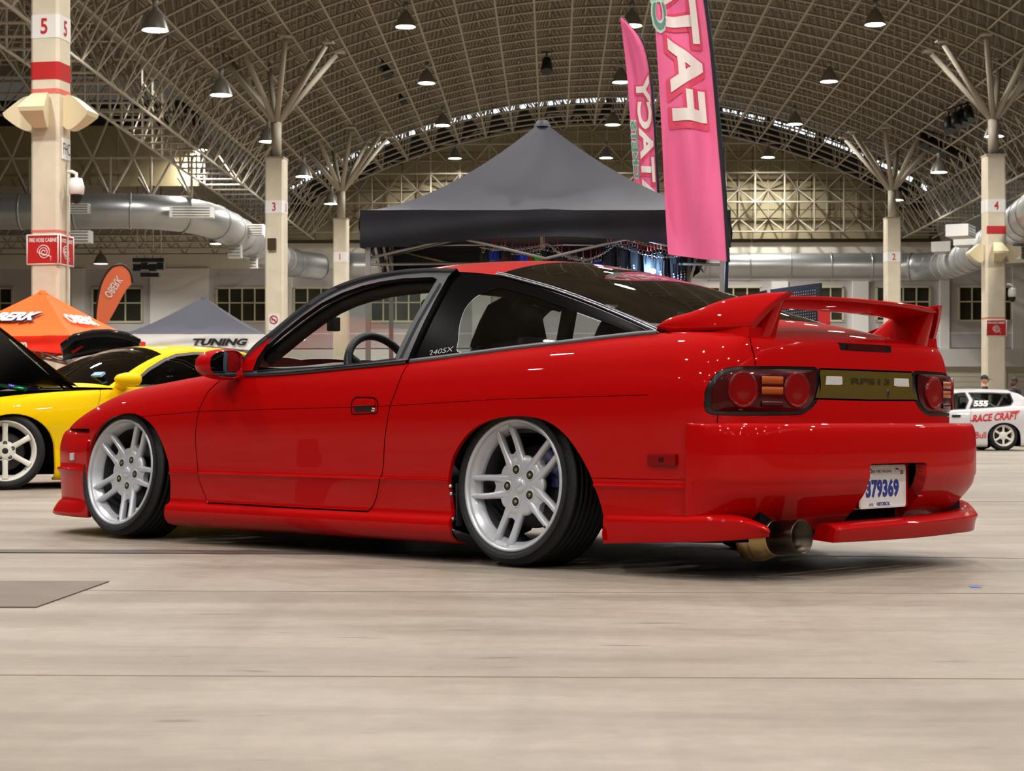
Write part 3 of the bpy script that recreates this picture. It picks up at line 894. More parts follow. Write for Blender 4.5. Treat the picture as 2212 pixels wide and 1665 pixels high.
# ------------------------------------------------------------------ car bodies: materials
RED = mat('red_paint', (0.38, 0.0007, 0.0010), rough=0.55, coat=0.5, coat_rough=0.012, coat_ior=1.42, spec=0.03, lin=True)
YEL = mat('yellow_paint', (0.88, 0.56, 0.001), rough=0.4, coat=.5, coat_ior=1.42, spec=0.05, lin=True)
WHT = mat('white_paint', (206, 204, 206), rough=0.3, coat=0.6)
BLKP = mat('black_paint', (12, 12, 15), rough=0.4, coat=.45, coat_ior=1.42, spec=.08)
FRIT = mat('black_frit_glass', (6, 6, 7), rough=.12, spec=.22)
SATIN = mat('satin_black_trim', (44, 44, 48), rough=0.42, spec=0.5)
RUBBER = mat('black_rubber', (16, 16, 18), rough=0.6)
GAPM = mat('gap_shade_dark', (10, 8, 8), rough=0.9, spec=0.1)  # near-black, stands in for the shade in panel gaps
UNDER = mat('dark_underbody', (10, 10, 11), rough=0.85, spec=0.15)
CHROME = mat('chrome', (210, 212, 216), rough=0.12, metal=1.0)
TRIMSIL = mat('silver_trim', (150, 150, 158), rough=0.25, metal=0.9)
WHEELM = mat('silver_wheel_paint', (196, 199, 206), rough=0.32, metal=0.35, coat=0.6, spec=0.5)
BARREL = mat('shaded_barrel_silver', (84, 84, 88), rough=0.35, metal=0.35, coat=0.4)  # silver darkened to put in the shade deep inside the wheel
WHEELD = mat('silver_barrel', (150, 152, 158), rough=0.4, metal=0.5)
WWHITE = mat('white_wheel_paint', (228, 226, 216), rough=0.35, coat=0.4)
IRON = mat('brake_steel', (64, 62, 64), rough=0.5, metal=0.8)
BLUEB = mat('blue_caliper', (38, 42, 92), rough=0.45)
TYRE = mat('tyre_rubber', (15, 15, 17), rough=0.55, spec=0.4, bump=0.25, bscale=300)
GL_CLEAR = glass('clear_glass', (0.93, 0.97, 0.94), 0.90)
GL_TINT = glass('tinted_glass', (0.95, 1.0, 0.97), 0.40)
GL_HATCH = glass('hatch_glass', (0.55, 0.50, 0.42), 0.30)
GL_DARK = glass('dark_glass', (0.8, 0.8, 0.85), 0.10)
CABIN = mat('black_cabin_plastic', (17, 17, 20), rough=0.6)
BLUERIM = mat('blue_black_leather', (20, 26, 40), rough=0.42)

def side_loop(st, nu=360, levels=None, nseg=None, front_z=True):
    """outer skin from tail centre round the left side to the nose centre.
    st: list of (mx, my, gx, gy, gz); levels: list of ('z'|'f', value, outward offset, weight of G)"""
    st = np.array(st, float)
    mid = st[:, :2]; G = st[:, 2:]
    tg = np.gradient(mid, axis=0); tg /= np.linalg.norm(tg, axis=1, keepdims=True)
    nrm = np.c_[tg[:, 1], -tg[:, 0]]
    nrm[0] = (-1, 0); nrm[-1] = (1, 0)
    if nrm[len(nrm)//2][1] < 0: nrm[1:-1] *= -1
    t = np.r_[0, np.cumsum(np.sqrt(np.linalg.norm(np.diff(mid, axis=0), axis=1)))]
    # fine stations equal in arc length
    tt = np.linspace(0, t[-1], 4000)
    fm = cspline(t, mid, tt)
    al = np.r_[0, np.cumsum(np.linalg.norm(np.diff(fm, axis=0), axis=1))]
    tu = np.interp(np.linspace(0, al[-1], nu), al, tt)
    rows = []
    for kind, val, off, w in levels:
        q = np.zeros((len(st), 3))
        q[:, :2] = mid + nrm*off + w*(G[:, :2]-mid)
        q[:, 2] = val if kind == 'z' else 0.318+val*(G[:, 2]-0.318)
        r = cspline(t, q, tu)
        r[0, 1] = 0; r[-1, 1] = 0
        rows.append(r)
    rows = np.array(rows)                       # level, u, 3
    vv = np.linspace(0, 1, len(rows)); vv = np.array([i for i in range(len(rows))], float)
    seg = nseg or [4]*(len(rows)-1)
    tv = np.concatenate([np.linspace(i, i+1, s, endpoint=False) for i, s in enumerate(seg)]+[[len(rows)-1.0]])
    # arc length parameter in v so that close levels stay tight
    d = np.r_[0, np.cumsum(np.linalg.norm(np.diff(rows[:, nu//2], axis=0), axis=1))]
    tvv = np.interp(tv, vv, d)
    out = np.zeros((nu, len(tv), 3))
    for i in range(nu):
        out[i] = pchip(d, rows[:, i], tvv)
    return out
def top_loft(side, ctr, nu=200, nv=26, crown=None, front=0.0):
    """greenhouse top: left rail curve, centre line; returns grid rail->centre"""
    s = np.asarray(side, float); c = np.asarray(ctr, float)
    t = np.r_[0, np.cumsum(np.sqrt(np.linalg.norm(np.diff(s, axis=0), axis=1)+np.linalg.norm(np.diff(c, axis=0), axis=1)))]
    tt = np.linspace(0, t[-1], nu)
    S = cspline(t, s, tt); C = cspline(t, c, tt)
    v = np.linspace(0, 1, nv)
    G = np.zeros((nu, nv, 3))
    for j, k in enumerate(v):
        a = 1-(1-k)**2.1                     # rises fast off the rail, flat in the middle
        G[:, j, 0] = S[:, 0]+(C[:, 0]-S[:, 0])*a
        G[:, j, 1] = S[:, 1]*(1-k)
        G[:, j, 2] = S[:, 2]+(C[:, 2]-S[:, 2])*a
    return G, S
def side_glass(S, B, bulge=0.022, nv=22):
    """side glazing between the belt curve and the roof rail, same stations"""
    v = np.linspace(0, 1, nv)
    G = np.zeros((len(S), nv, 3))
    for j, k in enumerate(v):
        G[:, j] = B+(S-B)*k
        G[:, j, 1] += bulge*4*k*(1-k)*np.clip((S[:, 2]-B[:, 2])/0.2, 0, 1)
    return G
def tyre_and_rim(parent, spec, name='wheel', label=None):
    """a wheel: outward face along local +Y; parts: tyre, rim, spokes, hub cap, nuts, disc"""
    RR, w, lip = spec['R'], spec['w'], spec['lip']
    Mx = Matrix.Rotation(R(-90), 4, 'X')                    # local Z -> +Y
    h = w/2
    root_bm = MB()
    ro = lip
    # rim: lip, step, barrel
    yl = h-spec.get('inset', 0.006)
    prof = [(ro-0.004, yl-0.010), (ro, yl-0.005), (ro, yl), (ro-0.005, yl+0.003), (ro-0.013, yl), (ro-0.0155, yl-0.010), (ro-0.017, yl-0.018), (ro-0.024, yl-0.022), (ro-0.027, yl-0.036), (ro-0.037, yl-0.046), (ro-0.040, yl-0.066)]
    prof2 = [(ro-0.0405, yl-0.060), (ro-0.042, yl-0.10), (ro-0.030, -h+0.03), (ro-0.012, -h+0.01), (ro, -h)]
    root_bm.lathe(prof, 96, Mx)
    whl = root_bm.build(name, spec['paint'], parent, fixn=True)
    MB().lathe(prof2, 72, Mx).build('barrel', spec['barrel'], whl)
    if label: whl['label'] = label
    # tyre
    tr = RR
    prof = [(ro-0.012, h-0.012), (ro-0.001, h-0.006), (ro+0.008, h+0.0), (ro+0.018, h+0.003), (ro+0.024, h+0.0015), (ro+0.026, h+0.003), (tr-0.022, h-0.003), (tr-0.012, h-0.012), (tr-0.004, h-0.026)]
    k = 7
    for i in range(k+1):
        a = h-0.032-(2*h-0.064)*i/k
        prof += [(tr, a+0.006), (tr, a-0.006)] if i in (0, k) else [(tr, a+0.005), (tr-0.004, a+0.004), (tr-0.004, a+0.001), (tr, a)]
    prof += [(tr-0.006, -h+0.02), (tr-0.02, -h+0.002), (ro+0.02, -h-0.003), (ro, -h+0.004), (ro-0.012, -h+0.012)]
    MB().lathe(prof, 96, Mx).build('tyre', TYRE, whl)
    # spokes
    sp = MB(); yf = spec['face']
    n = spec['n']
    if spec['style'] == 'twin':
        for i in range(n):
            a0 = spec['phase']+2*math.pi*i/n
            for s in (-1, 1):
                pts = []; ws = []; ds = []
                for t in np.linspace(0, 1, 15):
                    r = 0.055+(ro-0.019-0.055)*t
                    off = s*(0.0255+0.0085*min(1, max(0, t/0.6))**0.9)
                    y = yf+0.0005+0.026*t**1.6-0.035*max(0, t-0.90)
                    pts.append((r, off, y)); ws.append(0.0275-0.004*t+0.026*max(0, (0.50-t)/0.50)**1.6); ds.append(0.030+0.004*t)
                sweep_bar(sp, pts, ws, ds, a0)
        for i in range(n):                     # web closing the foot of each twin spoke
            a0 = spec['phase']+2*math.pi*i/n; ca, sa = math.cos(a0), math.sin(a0)
            pl_ = [(.080, -.030), (.134, -.024), (.128, -.013), (.1245, -.006), (.1235, 0), (.1245, .006), (.128, .013), (.134, .024), (.080, .030)]
            sp.prism(pl_, (yf-0.030, yf-0.003), lambda u, v, w: (u*ca-v*sa, w, u*sa+v*ca))
        # hub: a five lobed plate joining the spoke roots
        N = 60; ring = []
        for j in range(N):
            th = 2*math.pi*j/N
            q = abs(((th-spec['phase'])/(2*math.pi/n)+0.5) % 1-0.5)*2
            ring.append((th, 0.116-0.004*math.sin(math.pi*q)))
        vs = [(0, yf+0.001, 0)]; fs = []
        def lobes(sc_, yy): return [(sc_*r*math.cos(t), yy, sc_*r*math.sin(t)) for t, r in ring]
        layers = [lobes(0.26, yf+0.001), lobes(0.42, yf-0.0005), lobes(0.74, yf-0.0), lobes(0.92, yf-0.002), lobes(0.98, yf-0.006), lobes(1.0, yf-0.014), lobes(0.94, yf-0.030), lobes(0.74, yf-0.050)]
        for L in layers: vs += L
        for j in range(N): fs.append((0, 1+j, 1+(j+1) % N))
        for l in range(len(layers)-1):
            for j in range(N):
                a = 1+l*N+j; b = 1+l*N+(j+1) % N
                fs.append((a, a+N, b+N, b))
        sp.add(vs, fs, True)
    else:
        for i in range(n):
            a0 = spec['phase']+2*math.pi*i/n
            pts = []; ws = []; ds = []
            for t in np.linspace(0, 1, 9):
                r = 0.045+(ro-0.022-0.045)*t
                pts.append((r, 0, yf-0.004+0.012*math.sin(math.pi*t*0.5))); ws.append(0.054-0.010*math.sin(math.pi*t)-0.004*t); ds.append(0.024)
            sweep_bar(sp, pts, ws, ds, a0)
        sp.lathe([(0.001, yf+0.004), (0.034, yf+0.004), (0.072, yf-0.002), (0.080, yf-0.012), (0.082, yf-0.03)], 40, Mx)
    sp.build('spokes', spec['paint'], whl, fixn=True)
    if spec.get('detail', True):
        cap = MB().lathe([(0.0005, yf+0.006), (0.021, yf+0.006), (0.024, yf+0.004), (0.0255, yf+0.0015), (0.027, yf+0.0035), (0.029, yf+0.0025), (0.030, yf-0.006)], 40, Mx)
        cap.box((0, yf+0.0065, 0), (0.036, 0.002, 0.007), Matrix.Rotation(R(35), 3, 'Y'))
        cap.build('centre_cap', spec['capm'], whl)
        # recessed lug pockets with nuts
        me = None
        for i in range(5):
            a = spec['phase']+2*math.pi*i/5 if spec['style'] == 'twin' else 2*math.pi*i/5+0.3
            c = Vector((0.062*math.cos(a), yf-0.0025, 0.062*math.sin(a)))
            if me is None:
                q = MB()
                q.lathe([(0.0215, 0.0032), (0.0195, 0.0046), (0.0165, 0.0034), (0.0150, 0.0026)], 24, Mx)
                pm = q.mesh('lug_pocket', spec['paint'])
                q = MB(); q.lathe([(0.0005, 0.0034), (0.0165, 0.0034)], 20, Mx)
                hm = q.mesh('lug_hole', RUBBER)
                q = MB(); q.lathe([(0.0005, 0.0075), (0.005, 0.0075), (0.0075, 0.0055), (0.0075, 0.002)], 6, Mx)
                me = q.mesh('lug_nut', mat('brass_nut', (150, 140, 90), rough=0.35, metal=0.8))
            for nm, mm in (('lug_pocket', pm), ('lug_hole', hm), ('lug_nut', me)):
                o = link(bpy.data.objects.new(nm, mm), whl); o.location = c
    MB().lathe([(0.03, -0.01), (0.06, 0.0), (0.15, 0.0), (0.152, -0.004), (0.152, -0.02), (0.03, -0.024)], 48, Mx).build('brake_disc', IRON, whl)
    cal = MB(); cal.lathe([(0.10, 0.018), (0.16, 0.018), (0.165, 0.0), (0.16, -0.04), (0.10, -0.04)], 64, Mx)
    vs = []; c2 = MB()
    prof = [(0.105, 0.020), (0.162, 0.020), (0.168, -0.01), (0.162, -0.045), (0.105, -0.045)]
    rows = []
    for i in range(9):
        t = spec.get('caliper', 2.0)+R(-35+70*i/8)
        rows.append([Mx @ Vector((r*math.cos(t), r*math.sin(t), y)) for r, y in prof])
    c2.grid(rows)
    c2.build('brake_caliper', spec.get('calm', BLUEB), whl)
    if spec.get('detail', True):
        a = spec.get('valve', 3.9)
        v = MB(); p = Vector(((ro-0.022)*math.cos(a), yl-0.026, (ro-0.022)*math.sin(a)))
        v.tube(p, p+Vector((-0.012*math.cos(a), 0.010, -0.012*math.sin(a))), 0.004, 8)
        v.build('valve_stem', RUBBER, whl)
    return whl
def sweep_bar(mb, pts, ws, ds, ang):
    """a spoke: pts are (radius, tangential offset, axial), rounded section"""
    ca, sa = math.cos(ang), math.sin(ang); n = 10; rows = []
    P3 = [Vector((r*ca-o*sa, y, r*sa+o*ca)) for r, o, y in pts]
    for i, p in enumerate(P3):
        t = (P3[min(i+1, len(P3)-1)]-P3[max(i-1, 0)]).normalized()
        up = Vector((0, 1, 0)); a = up.cross(t).normalized(); b = t.cross(a).normalized()
        row = []
        for k in range(n):
            th = 2*math.pi*k/n
            cx_ = math.copysign(abs(math.cos(th))**0.75, math.cos(th)); sy_ = math.copysign(abs(math.sin(th))**0.75, math.sin(th))
            row.append(p+a*(ws[i]/2*cx_)+b*(ds[i]/2*sy_-ds[i]/2))
        rows.append(row+[row[0]])
    mb.grid(rows)
# ------------------------------------------------------------------ the red hatchback
TH = R(43.5)
red_loc = c2w(0.56247866, 7.3202995, 0.0)
red = thing('hatchback_car', 'low red two-door hatchback with rear wing and silver twin-spoke wheels, nearest car', 'car',
            red_loc, math.pi-TH+YAW)
ST = [(-.988, 0, -.972, 0, .803), (-.988, .20, -.972, .20, .803), (-.980, .40, -.962, .39, .804), (-.955, .58, -.932, .555, .809),
      (-.905, .70, -.875, .645, .817), (-.845, .765, -.80, .688, .825), (-.70, .806, -.66, .713, .833), (-.5, .828, -.45, .738, .826),
      (-.25, .838, -.25, .762, .812), (0, .845, 0, .776, .797), (.3, .844, .3, .788, .776), (.6, .842, .6, .796, .757),
      (.95, .841, .95, .803, .741), (1.3, .840, 1.3, .808, .727), (1.6, .838, 1.6, .800, .727), (1.86, .836, 1.86, .762, .733),
      (2.15, .836, 2.15, .745, .711), (2.42, .834, 2.42, .738, .684), (2.62, .824, 2.60, .728, .652), (2.80, .80, 2.78, .710, .604),
      (2.97, .755, 2.95, .682, .554), (3.10, .69, 3.08, .63, .515), (3.22, .57, 3.18, .52, .490), (3.30, .40, 3.25, .36, .475),
      (3.34, .2, 3.28, .18, .468), (3.35, 0, 3.29, 0, .465)]
LV = [('z', .072, -.060, 0), ('z', .086, -.012, 0), ('z', .125, .014, 0), ('z', .163, .012, 0), ('z', .176, -.008, 0), ('z', .19, -.012, 0),
      ('z', .296, -.005, 0), ('z', .310, .003, 0), ('z', .314, -.005, 0), ('f', .06, -.005, 0), ('f', .22, -.002, 0), ('f', .42, .001, 0), ('f', .605, .002, 0),
      ('f', .80, .0, .17), ('f', .915, 0, .47), ('f', .97, 0, .75), ('f', 1.0, 0, 1.0)]
SEG = [2, 2, 2, 2, 2, 6, 2, 2, 3, 6, 7, 7, 6, 5, 3, 2]
body = grid_bm(side_loop(ST, 380, LV, SEG), flip=True)
# panels (measured on the side elevation: x forward of the rear axle, z up)
ARCH_R = [(.262, .05), (.284, .13), (.301, .22), (.306, .316), (.290, .385), (.255, .435), (.200, .486), (.120, .526), (.030, .546), (-.050, .551), (-.125, .547), (-.196, .531), (-.262, .496), (-.318, .444), (-.364, .383), (-.397, .325), (-.433, .228), (-.457, .12), (-.462, .05)]
ARCH_F = [(2.085, .05), (2.080, .10), (2.060, .305), (2.080, .380), (2.120, .453), (2.172, .510), (2.240, .547), (2.310, .566), (2.390, .570), (2.475, .558), (2.560, .532), (2.640, .484), (2.692, .424), (2.715, .35), (2.73, .25), (2.76, .05)]
smooth_arch = lambda q: [q[0]]+[tuple(p) for p in curve(np.array(q[1:-1]), 56)]+[q[-1]]
ARCH_R = smooth_arch(ARCH_R); ARCH_F = smooth_arch(ARCH_F)
DOOR = [(.561, .765), (.568, .741), (.594, .655), (.624, .589), (.640, .53), (.652, .482), (.664, .40), (.668, .365), (.677, .325), (.698, .282), (.716, .235), (.735, .203), (.765, .180), (1.141, .180), (1.705, .183), (1.795, .183),
        (1.822, .225), (1.850, .275), (1.860, .34), (1.869, .443), (1.864, .50), (1.855, .540), (1.832, .599), (1.794, .664), (1.72, .72), (1.66, .77)]
cut_hole(body, ARCH_R, ok=lambda c: c.y > .3)
cut_hole(body, ARCH_F, ok=lambda c: c.y > .3)
cut_panel(body, DOOR, 1, gap=.0055, ok=lambda c: c.y > .3)
clear_line(body, [(2.30, .553), (1.86, .575), (1.30, .583), (.684, .590), (.04, .612), (-.638, .621)], gap=.0022, ok=lambda c: c.y > .3)
# bumpers are separate skins: clear the body behind them
cut_hole(body, [(-.787, .524), (-.787, .05), (-1.2, .05), (-1.2, .524)])
cut_hole(body, [(2.70, .500), (3.6, .500), (3.6, .0), (2.70, .0)])
# lower skirt as its own part
SK = [(.30, .312), (.655, .312), (.69, .272), (.71, .225), (.74, .186), (.765, .1775), (1.80, .1775), (1.83, .225), (1.855, .27), (1.857, .312), (2.2, .312), (2.2, 0), (.28, 0), (.28, .312)]
cut_panel(body, SK, 2, gap=0.0018, ok=lambda c: c.y > .3)
cut_hole(body, [(-.40, .0), (-.40, .125), (-.60, .135), (-.80, .145), (-.80, .0)], ok=lambda c: c.y > .3)
cut_hole(body, [(-.43, .0), (-.43, .196), (-.60, .198), (-.81, .204), (-.81, .0)], ok=lambda c: c.y > .3)
SK2 = [(-.30, .334), (-.7845, .334), (-.7845, 0), (-.30, 0)]
cut_panel(body, SK2, 6, gap=0.002, ok=lambda c: c.y > .3)
TZ = ((.81, .59, 0), (0, 0, 1))
tail = lambda c: c.x < -.6
LAMP = [(-.228, .633), (-.246, .669), (-.263, .690), (-.287, .706), (-.33, .715), (-.471, .718), (-.585, .719), (-.590, .66), (-.585, .608), (-.563, .571), (-.537, .554), (-.409, .551), (-.253, .553), (-.232, .562), (-.225, .585)]
LAMPI = [(-.249, .630), (-.263, .663), (-.278, .684), (-.301, .698), (-.339, .706), (-.471, .709), (-.578, .709), (-.580, .659), (-.574, .611), (-.555, .578), (-.529, .565), (-.409, .564), (-.263, .565), (-.252, .570), (-.247, .585)]
LAMP = round_poly(LAMP, .016, 3); LAMPI = round_poly(LAMPI, .014, 3)
LAMP = [(t-(.035*max(0, (-.5-t)/.1) if t < -.5 else 0), z) for t, z in LAMP]
LAMPI = [(t-(.030*max(0, (-.5-t)/.1) if t < -.5 else 0), z) for t, z in LAMPI]
cut_panel(body, LAMP, 3, TZ, gap=0.002, ok=tail)
cut_hole(body, LAMPI, TZ, ok=tail)
CP = [(-.02, .716), (.300, .719), (.318, .66), (.345, .611), (.36, .606), (-.02, .603)]
tz2 = lambda c: c.x < -.93 and c.y < .5
cut_panel(body, [(-.02, .714), (.300, .714), (.312, .66), (.338, .610), (-.02, .607)], 5, YZ, gap=0.006, ok=tz2)
clear_line(body, [(-.3745, .83), (-.379, .799), (-.388, .76), (-.396, .722)], TZ, gap=.004, ok=tail)
clear_line(body, [(-.27, .551), (-.268, .52)], TZ, gap=.004, ok=tail)
skin('body_shell', take(body, 0, both=True, rim=.0015), RED, red)
door = skin('door', take(body, 1, rim=.0015), RED, red, 'left door')
skin('door', take(body, 1, mirror=True, rim=.0015), RED, red, 'right door')
skin('side_skirt', take(body, 2, rim=.010), RED, red)
skin('side_skirt', take(body, 2, mirror=True, rim=.010), RED, red)
skin('quarter_skirt', take(body, 6, rim=.010), RED, red)
skin('quarter_skirt', take(body, 6, mirror=True, rim=.010), RED, red)
GREEN = mat('olive_gold_panel', (0.080, 0.055, 0.003), rough=0.4, coat=.6, coat_ior=1.4, spec=.2, metal=0.1, lin=True)
garn = skin('tail_panel', take(body, 5, both=True), GREEN, red, 'olive green tail panel')
LFRAME = mat('lamp_bezel_black', (14, 12, 14), rough=0.2, coat=0.6)
for s in (0, 1):
    pass
# added near-black sheet that paints the shade in shut lines and arches
LVI = [(k, v, o-.020, w) for k, v, o, w in LV]
inner = grid_bm(side_loop(ST, 200, LVI, [1]*(len(LV)-1)), flip=True)
cut_hole(inner, offset_poly(ARCH_R, .006), ok=lambda c: c.y > .3); cut_hole(inner, offset_poly(ARCH_F, .006), ok=lambda c: c.y > .3)
ci = fcent(inner, XZ)
drop(inner, (ci[:, 1] < .085) | ((ci[:, 0] > 2.9) & (ci[:, 1] < .5)) | ((ci[:, 0] < -.40) & (ci[:, 1] < .14)))
def arch_flange(poly):
    pts = [q for q in curve(np.array(poly[1:-1]), 60)]
    L_ = side_loop(ST, 300, LV, SEG).reshape(-1, 3); L_ = L_[L_[:, 1] > .5]
    m = MB(); rows = []
    for x, z in pts:
        y = L_[np.argmin((L_[:, 0]-x)**2+(L_[:, 2]-z)**2), 1]
        rows.append([(x, y-.001, z), (x, y-.010, z), (x, y-.018, z)])
    for s in (1, -1): m.grid([[(a, b*s, c) for a, b, c in r] for r in rows])
    m.build('arch_flange', RED, red)
arch_flange(ARCH_R); arch_flange(ARCH_F)
skin('gap_shade_shell', take(inner, both=True), GAPM, red)
body_all = body

# --- hood
Gl = side_loop(ST, 380, LV, [1]*(len(LV)-1))[:, -1]; Gl = Gl[Gl[:, 0] > 1.28]
hood_rows = []
for p in Gl:
    rise = 0.030*min(1, p[1]/.6)
    row = [(p[0]+(.10*(1-k))*min(1, p[1]/.7)*0, p[1]*k, p[2]+rise*(1-k**2.4)) for k in np.linspace(1, 0, 14)]
    hood_rows.append(row)
hb = grid_bm(hood_rows, flip=True)
hd = take(hb, both=True)
skin('hood', hd, RED, red)

# --- greenhouse
RAIL = [(1.60, .790, .760), (1.519, .775, .845), (1.452, .745, .898), (1.379, .700, .964), (1.307, .665, 1.018), (1.23, .635, 1.063), (1.148, .610, 1.094), (1.062, .590, 1.114), (.971, .575, 1.126), (.876, .565, 1.132), (.773, .560, 1.134), (.658, .555, 1.130), (.535, .550, 1.121), (.337, .552, 1.097), (.17, .578, 1.062), (.007, .603, 1.024), (-.251, .642, .950), (-.467, .680, .880), (-.589, .702, .838)]
CTR = [(1.90, 0, .775), (1.78, 0, .845), (1.67, 0, .905), (1.55, 0, .970), (1.44, 0, 1.028), (1.33, 0, 1.080), (1.22, 0, 1.122), (1.10, 0, 1.156), (.98, 0, 1.180), (.876, 0, 1.192), (.773, 0, 1.198), (.658, 0, 1.198), (.535, 0, 1.194), (.337, 0, 1.177), (.17, 0, 1.146), (.007, 0, 1.106), (-.251, 0, 1.028), (-.467, 0, .954), (-.60, 0, .906)]
TOPG, S_ = top_loft(RAIL, CTR, 260, 30)
rail = np.array(RAIL)
bx = np.interp(S_[:, 0], [-.62, 1.65], [-.62, 1.65])
gst = np.array(ST)
ordx = np.argsort(gst[5:16, 2]); gx = gst[5:16][ordx]
tb = np.linspace(gx[0, 2], gx[-1, 2], 400)
GB = cspline(gx[:, 2], gx[:, 3:5], tb)
# belt point under each rail point (leaning with the rail so the pillars stay clean)
Bx = S_[:, 0]+np.interp(S_[:, 0], [-.589, -.3, .3, 1.0, 1.5, 1.60], [0, -.01, .0, .0, .0, .0])
B_ = np.c_[Bx, np.interp(Bx, tb, GB[:, 0]), np.interp(Bx, tb, GB[:, 1])]
B_[:, 1] -= .004
SG = side_glass(S_, B_, .012, 30)
top = grid_bm(TOPG, flip=False)
# windshield / roof / hatch glass on the top surface
HATCH = [(.318, -.02), (.318, .30), (.300, .44), (.270, .505), (.235, .530), (-.05, .572), (-.30, .610), (-.50, .640), (-.535, .60), (-.575, .40), (-.59, .2), (-.592, -.02)]
nz = top.verts.layers.float_vector['n']
cut_panel(top, HATCH, 2, XY, gap=.006)
cut_line(top, [(.965, -.05), (.965, .40), (.985, .52), (1.03, .60)], XY, closed=False)
cut_line(top, [(.3375, -.05), (.3375, .62)], XY, closed=False)
# windshield outline
WS = [(.985, -.02), (.985, .38), (1.005, .500), (1.045, .545), (1.10, .556), (1.20, .590), (1.32, .630), (1.42, .682), (1.50, .722), (1.58, .70), (1.70, .55), (1.80, .3), (1.83, -.02)]
cut_panel(top, WS, 1, XY, gap=.004)
lay = top.faces.layers.int['part']
RAILX = lambda x: np.interp(x, rail[::-1, 0], rail[::-1, 1])
for f in top.faces:
    c = f.calc_center_median()
    if f[lay] == 0:
        if c.x > .965: f[lay] = 3
        elif c.x < .3375: f[lay] = 4
def both(nm, idx, m, label=None, rim=0):
    return skin(nm, take(top, idx, both=True, rim=rim), m, red, label)
both('windscreen', 1, GL_CLEAR)
both('hatch_window', 2, GL_HATCH, 'dark tinted hatch glass')
both('windscreen_frame', 3, SATIN)
roofp = both('roof', 0, RED)
both('hatch_frame', 4, FRIT, 'black hatch glass surround')
# side glazing
sg = grid_bm(SG, flip=True)
DW = [(1.475, .745), (1.455, .820), (1.385, .888), (1.30, .955), (1.215, 1.010), (1.12, 1.050), (1.02, 1.075), (.92, 1.088), (.80, 1.094), (.64, 1.090), (.612, 1.080), (.618, 1.0), (.628, .92), (.638, .79), (.640, .77), (1.0, .748)]
cut_panel(sg, DW, 1, XZ, gap=.003)
QW = round_poly([(.335, .797), (.347, .839), (.385, .904), (.40, .97), (.375, 1.015), (.277, 1.042), (.08, 1.0), (-.19, .925), (-.396, .866), (-.465, .842), (-.44, .832), (-.12, .805), (.14, .789), (.27, .785)], .03, 3)
cut_panel(sg, QW, 2, XZ, gap=.003)
SPX, SPZ = [.562, .560, .535, .50], [.757, 1.09, 1.13, 1.2]
cut_line(sg, [(.562, .70)]+list(zip(SPX, SPZ)), XZ, closed=False)
lay = sg.faces.layers.int['part']
for f in sg.faces:
    c = f.calc_center_median()
    if f[lay] == 0 and c.x < np.interp(c.z, SPZ, SPX): f[lay] = 3
for sd in (0, 1):
    L = ('left', 'right')[sd]
    skin('door_window', take(sg, 1, mirror=sd), GL_CLEAR, red, 'clear %s door glass' % L)
    skin('quarter_window', take(sg, 2, mirror=sd), GL_TINT, red, 'tinted %s quarter glass' % L)
    skin('window_frame', take(sg, 0, mirror=sd, rim=.02), SATIN, red)
    skin('quarter_window_border', take(sg, 3, mirror=sd), FRIT, red)
# black ceramic border painted on the quarter glass edge and belt trim, silver hatch molding
def ribbon(pts, w, n_of=None, h=.004):
    mb = MB(); pts = [Vector(p) for p in pts]; rows = []
    for i, p in enumerate(pts):
        t = (pts[min(i+1, len(pts)-1)]-pts[max(i-1, 0)]).normalized()
        nn = Vector(n_of(p) if n_of else (0, .9, .35)).normalized(); b = nn.cross(t).normalized(); nn = t.cross(b).normalized()
        if nn.y < 0 and not n_of: nn = -nn
        rows.append([p-b*w/2, p-b*w*.42+nn*h, p+b*w*.42+nn*h, p+b*w/2])
    mb.grid(rows); return mb
xs = np.linspace(.575, 1.60, 30)
belt_d = [(x, np.interp(x, tb, GB[:, 0])+.003, np.interp(x, tb, GB[:, 1])+.007) for x in xs]
xs = np.linspace(.562, -.600, 40)
belt_q = [(x, np.interp(x, tb, GB[:, 0])+.002, np.interp(x, tb, GB[:, 1])+.006) for x in xs]
i0 = int(np.argmin(abs(S_[:, 0]-.337)))
strip = [tuple(p+np.array((0, .004, .004))) for p in S_[i0::3]]
for sg_ in (1, -1):
    fl = lambda q: [(x, y*sg_, z) for x, y, z in q]
    nn = (lambda p: (0, .9*(1 if p.y > 0 else -1), .3))
    ribbon(fl(belt_d), .022, nn, .006).build('belt_molding', SATIN, red)
    ribbon(fl(belt_q), .016, nn, .004).build('quarter_molding', mat('grey_trim', (88, 88, 92), rough=.35, metal=.4), red)
    n2 = (lambda p: (0, .75*(1 if p.y > 0 else -1), .66))
    ribbon(fl(strip), .0065, n2, .004).build('hatch_molding', TRIMSIL, red)
    ribbon([(x, y-.008*(1 if y > 0 else -1), z+.006) for x, y, z in fl(strip)], .0055, n2, .004).build('hatch_molding', TRIMSIL, red)
# deck behind the hatch glass
dk = []
lip = curve(np.array(ST)[0:7, 2:], 60)
for p in lip:
    k = p[1]/.713
    fx = -.585-.03*k**2+(.02 if k > .9 else 0); fz = .912-.078*k**2.2
    fy = p[1]*(.97 if k < .98 else 1.0)
    row = []
    for s in np.linspace(0, 1, 16):
        x = p[0]+(min(fx, p[0]+.45)-p[0])*s
        if p[0] > fx: x = p[0]
        z = p[2]+(fz-p[2])*(1-(1-s)**1.6)*(1 if p[0] < fx else 0)+.004*math.sin(math.pi*min(1, s*2))
        row.append((x, p[1]+(fy-p[1])*s, z))
    dk.append(row)
skin('hatch_lid_top', take(grid_bm(dk, flip=False), both=True), RED, red)

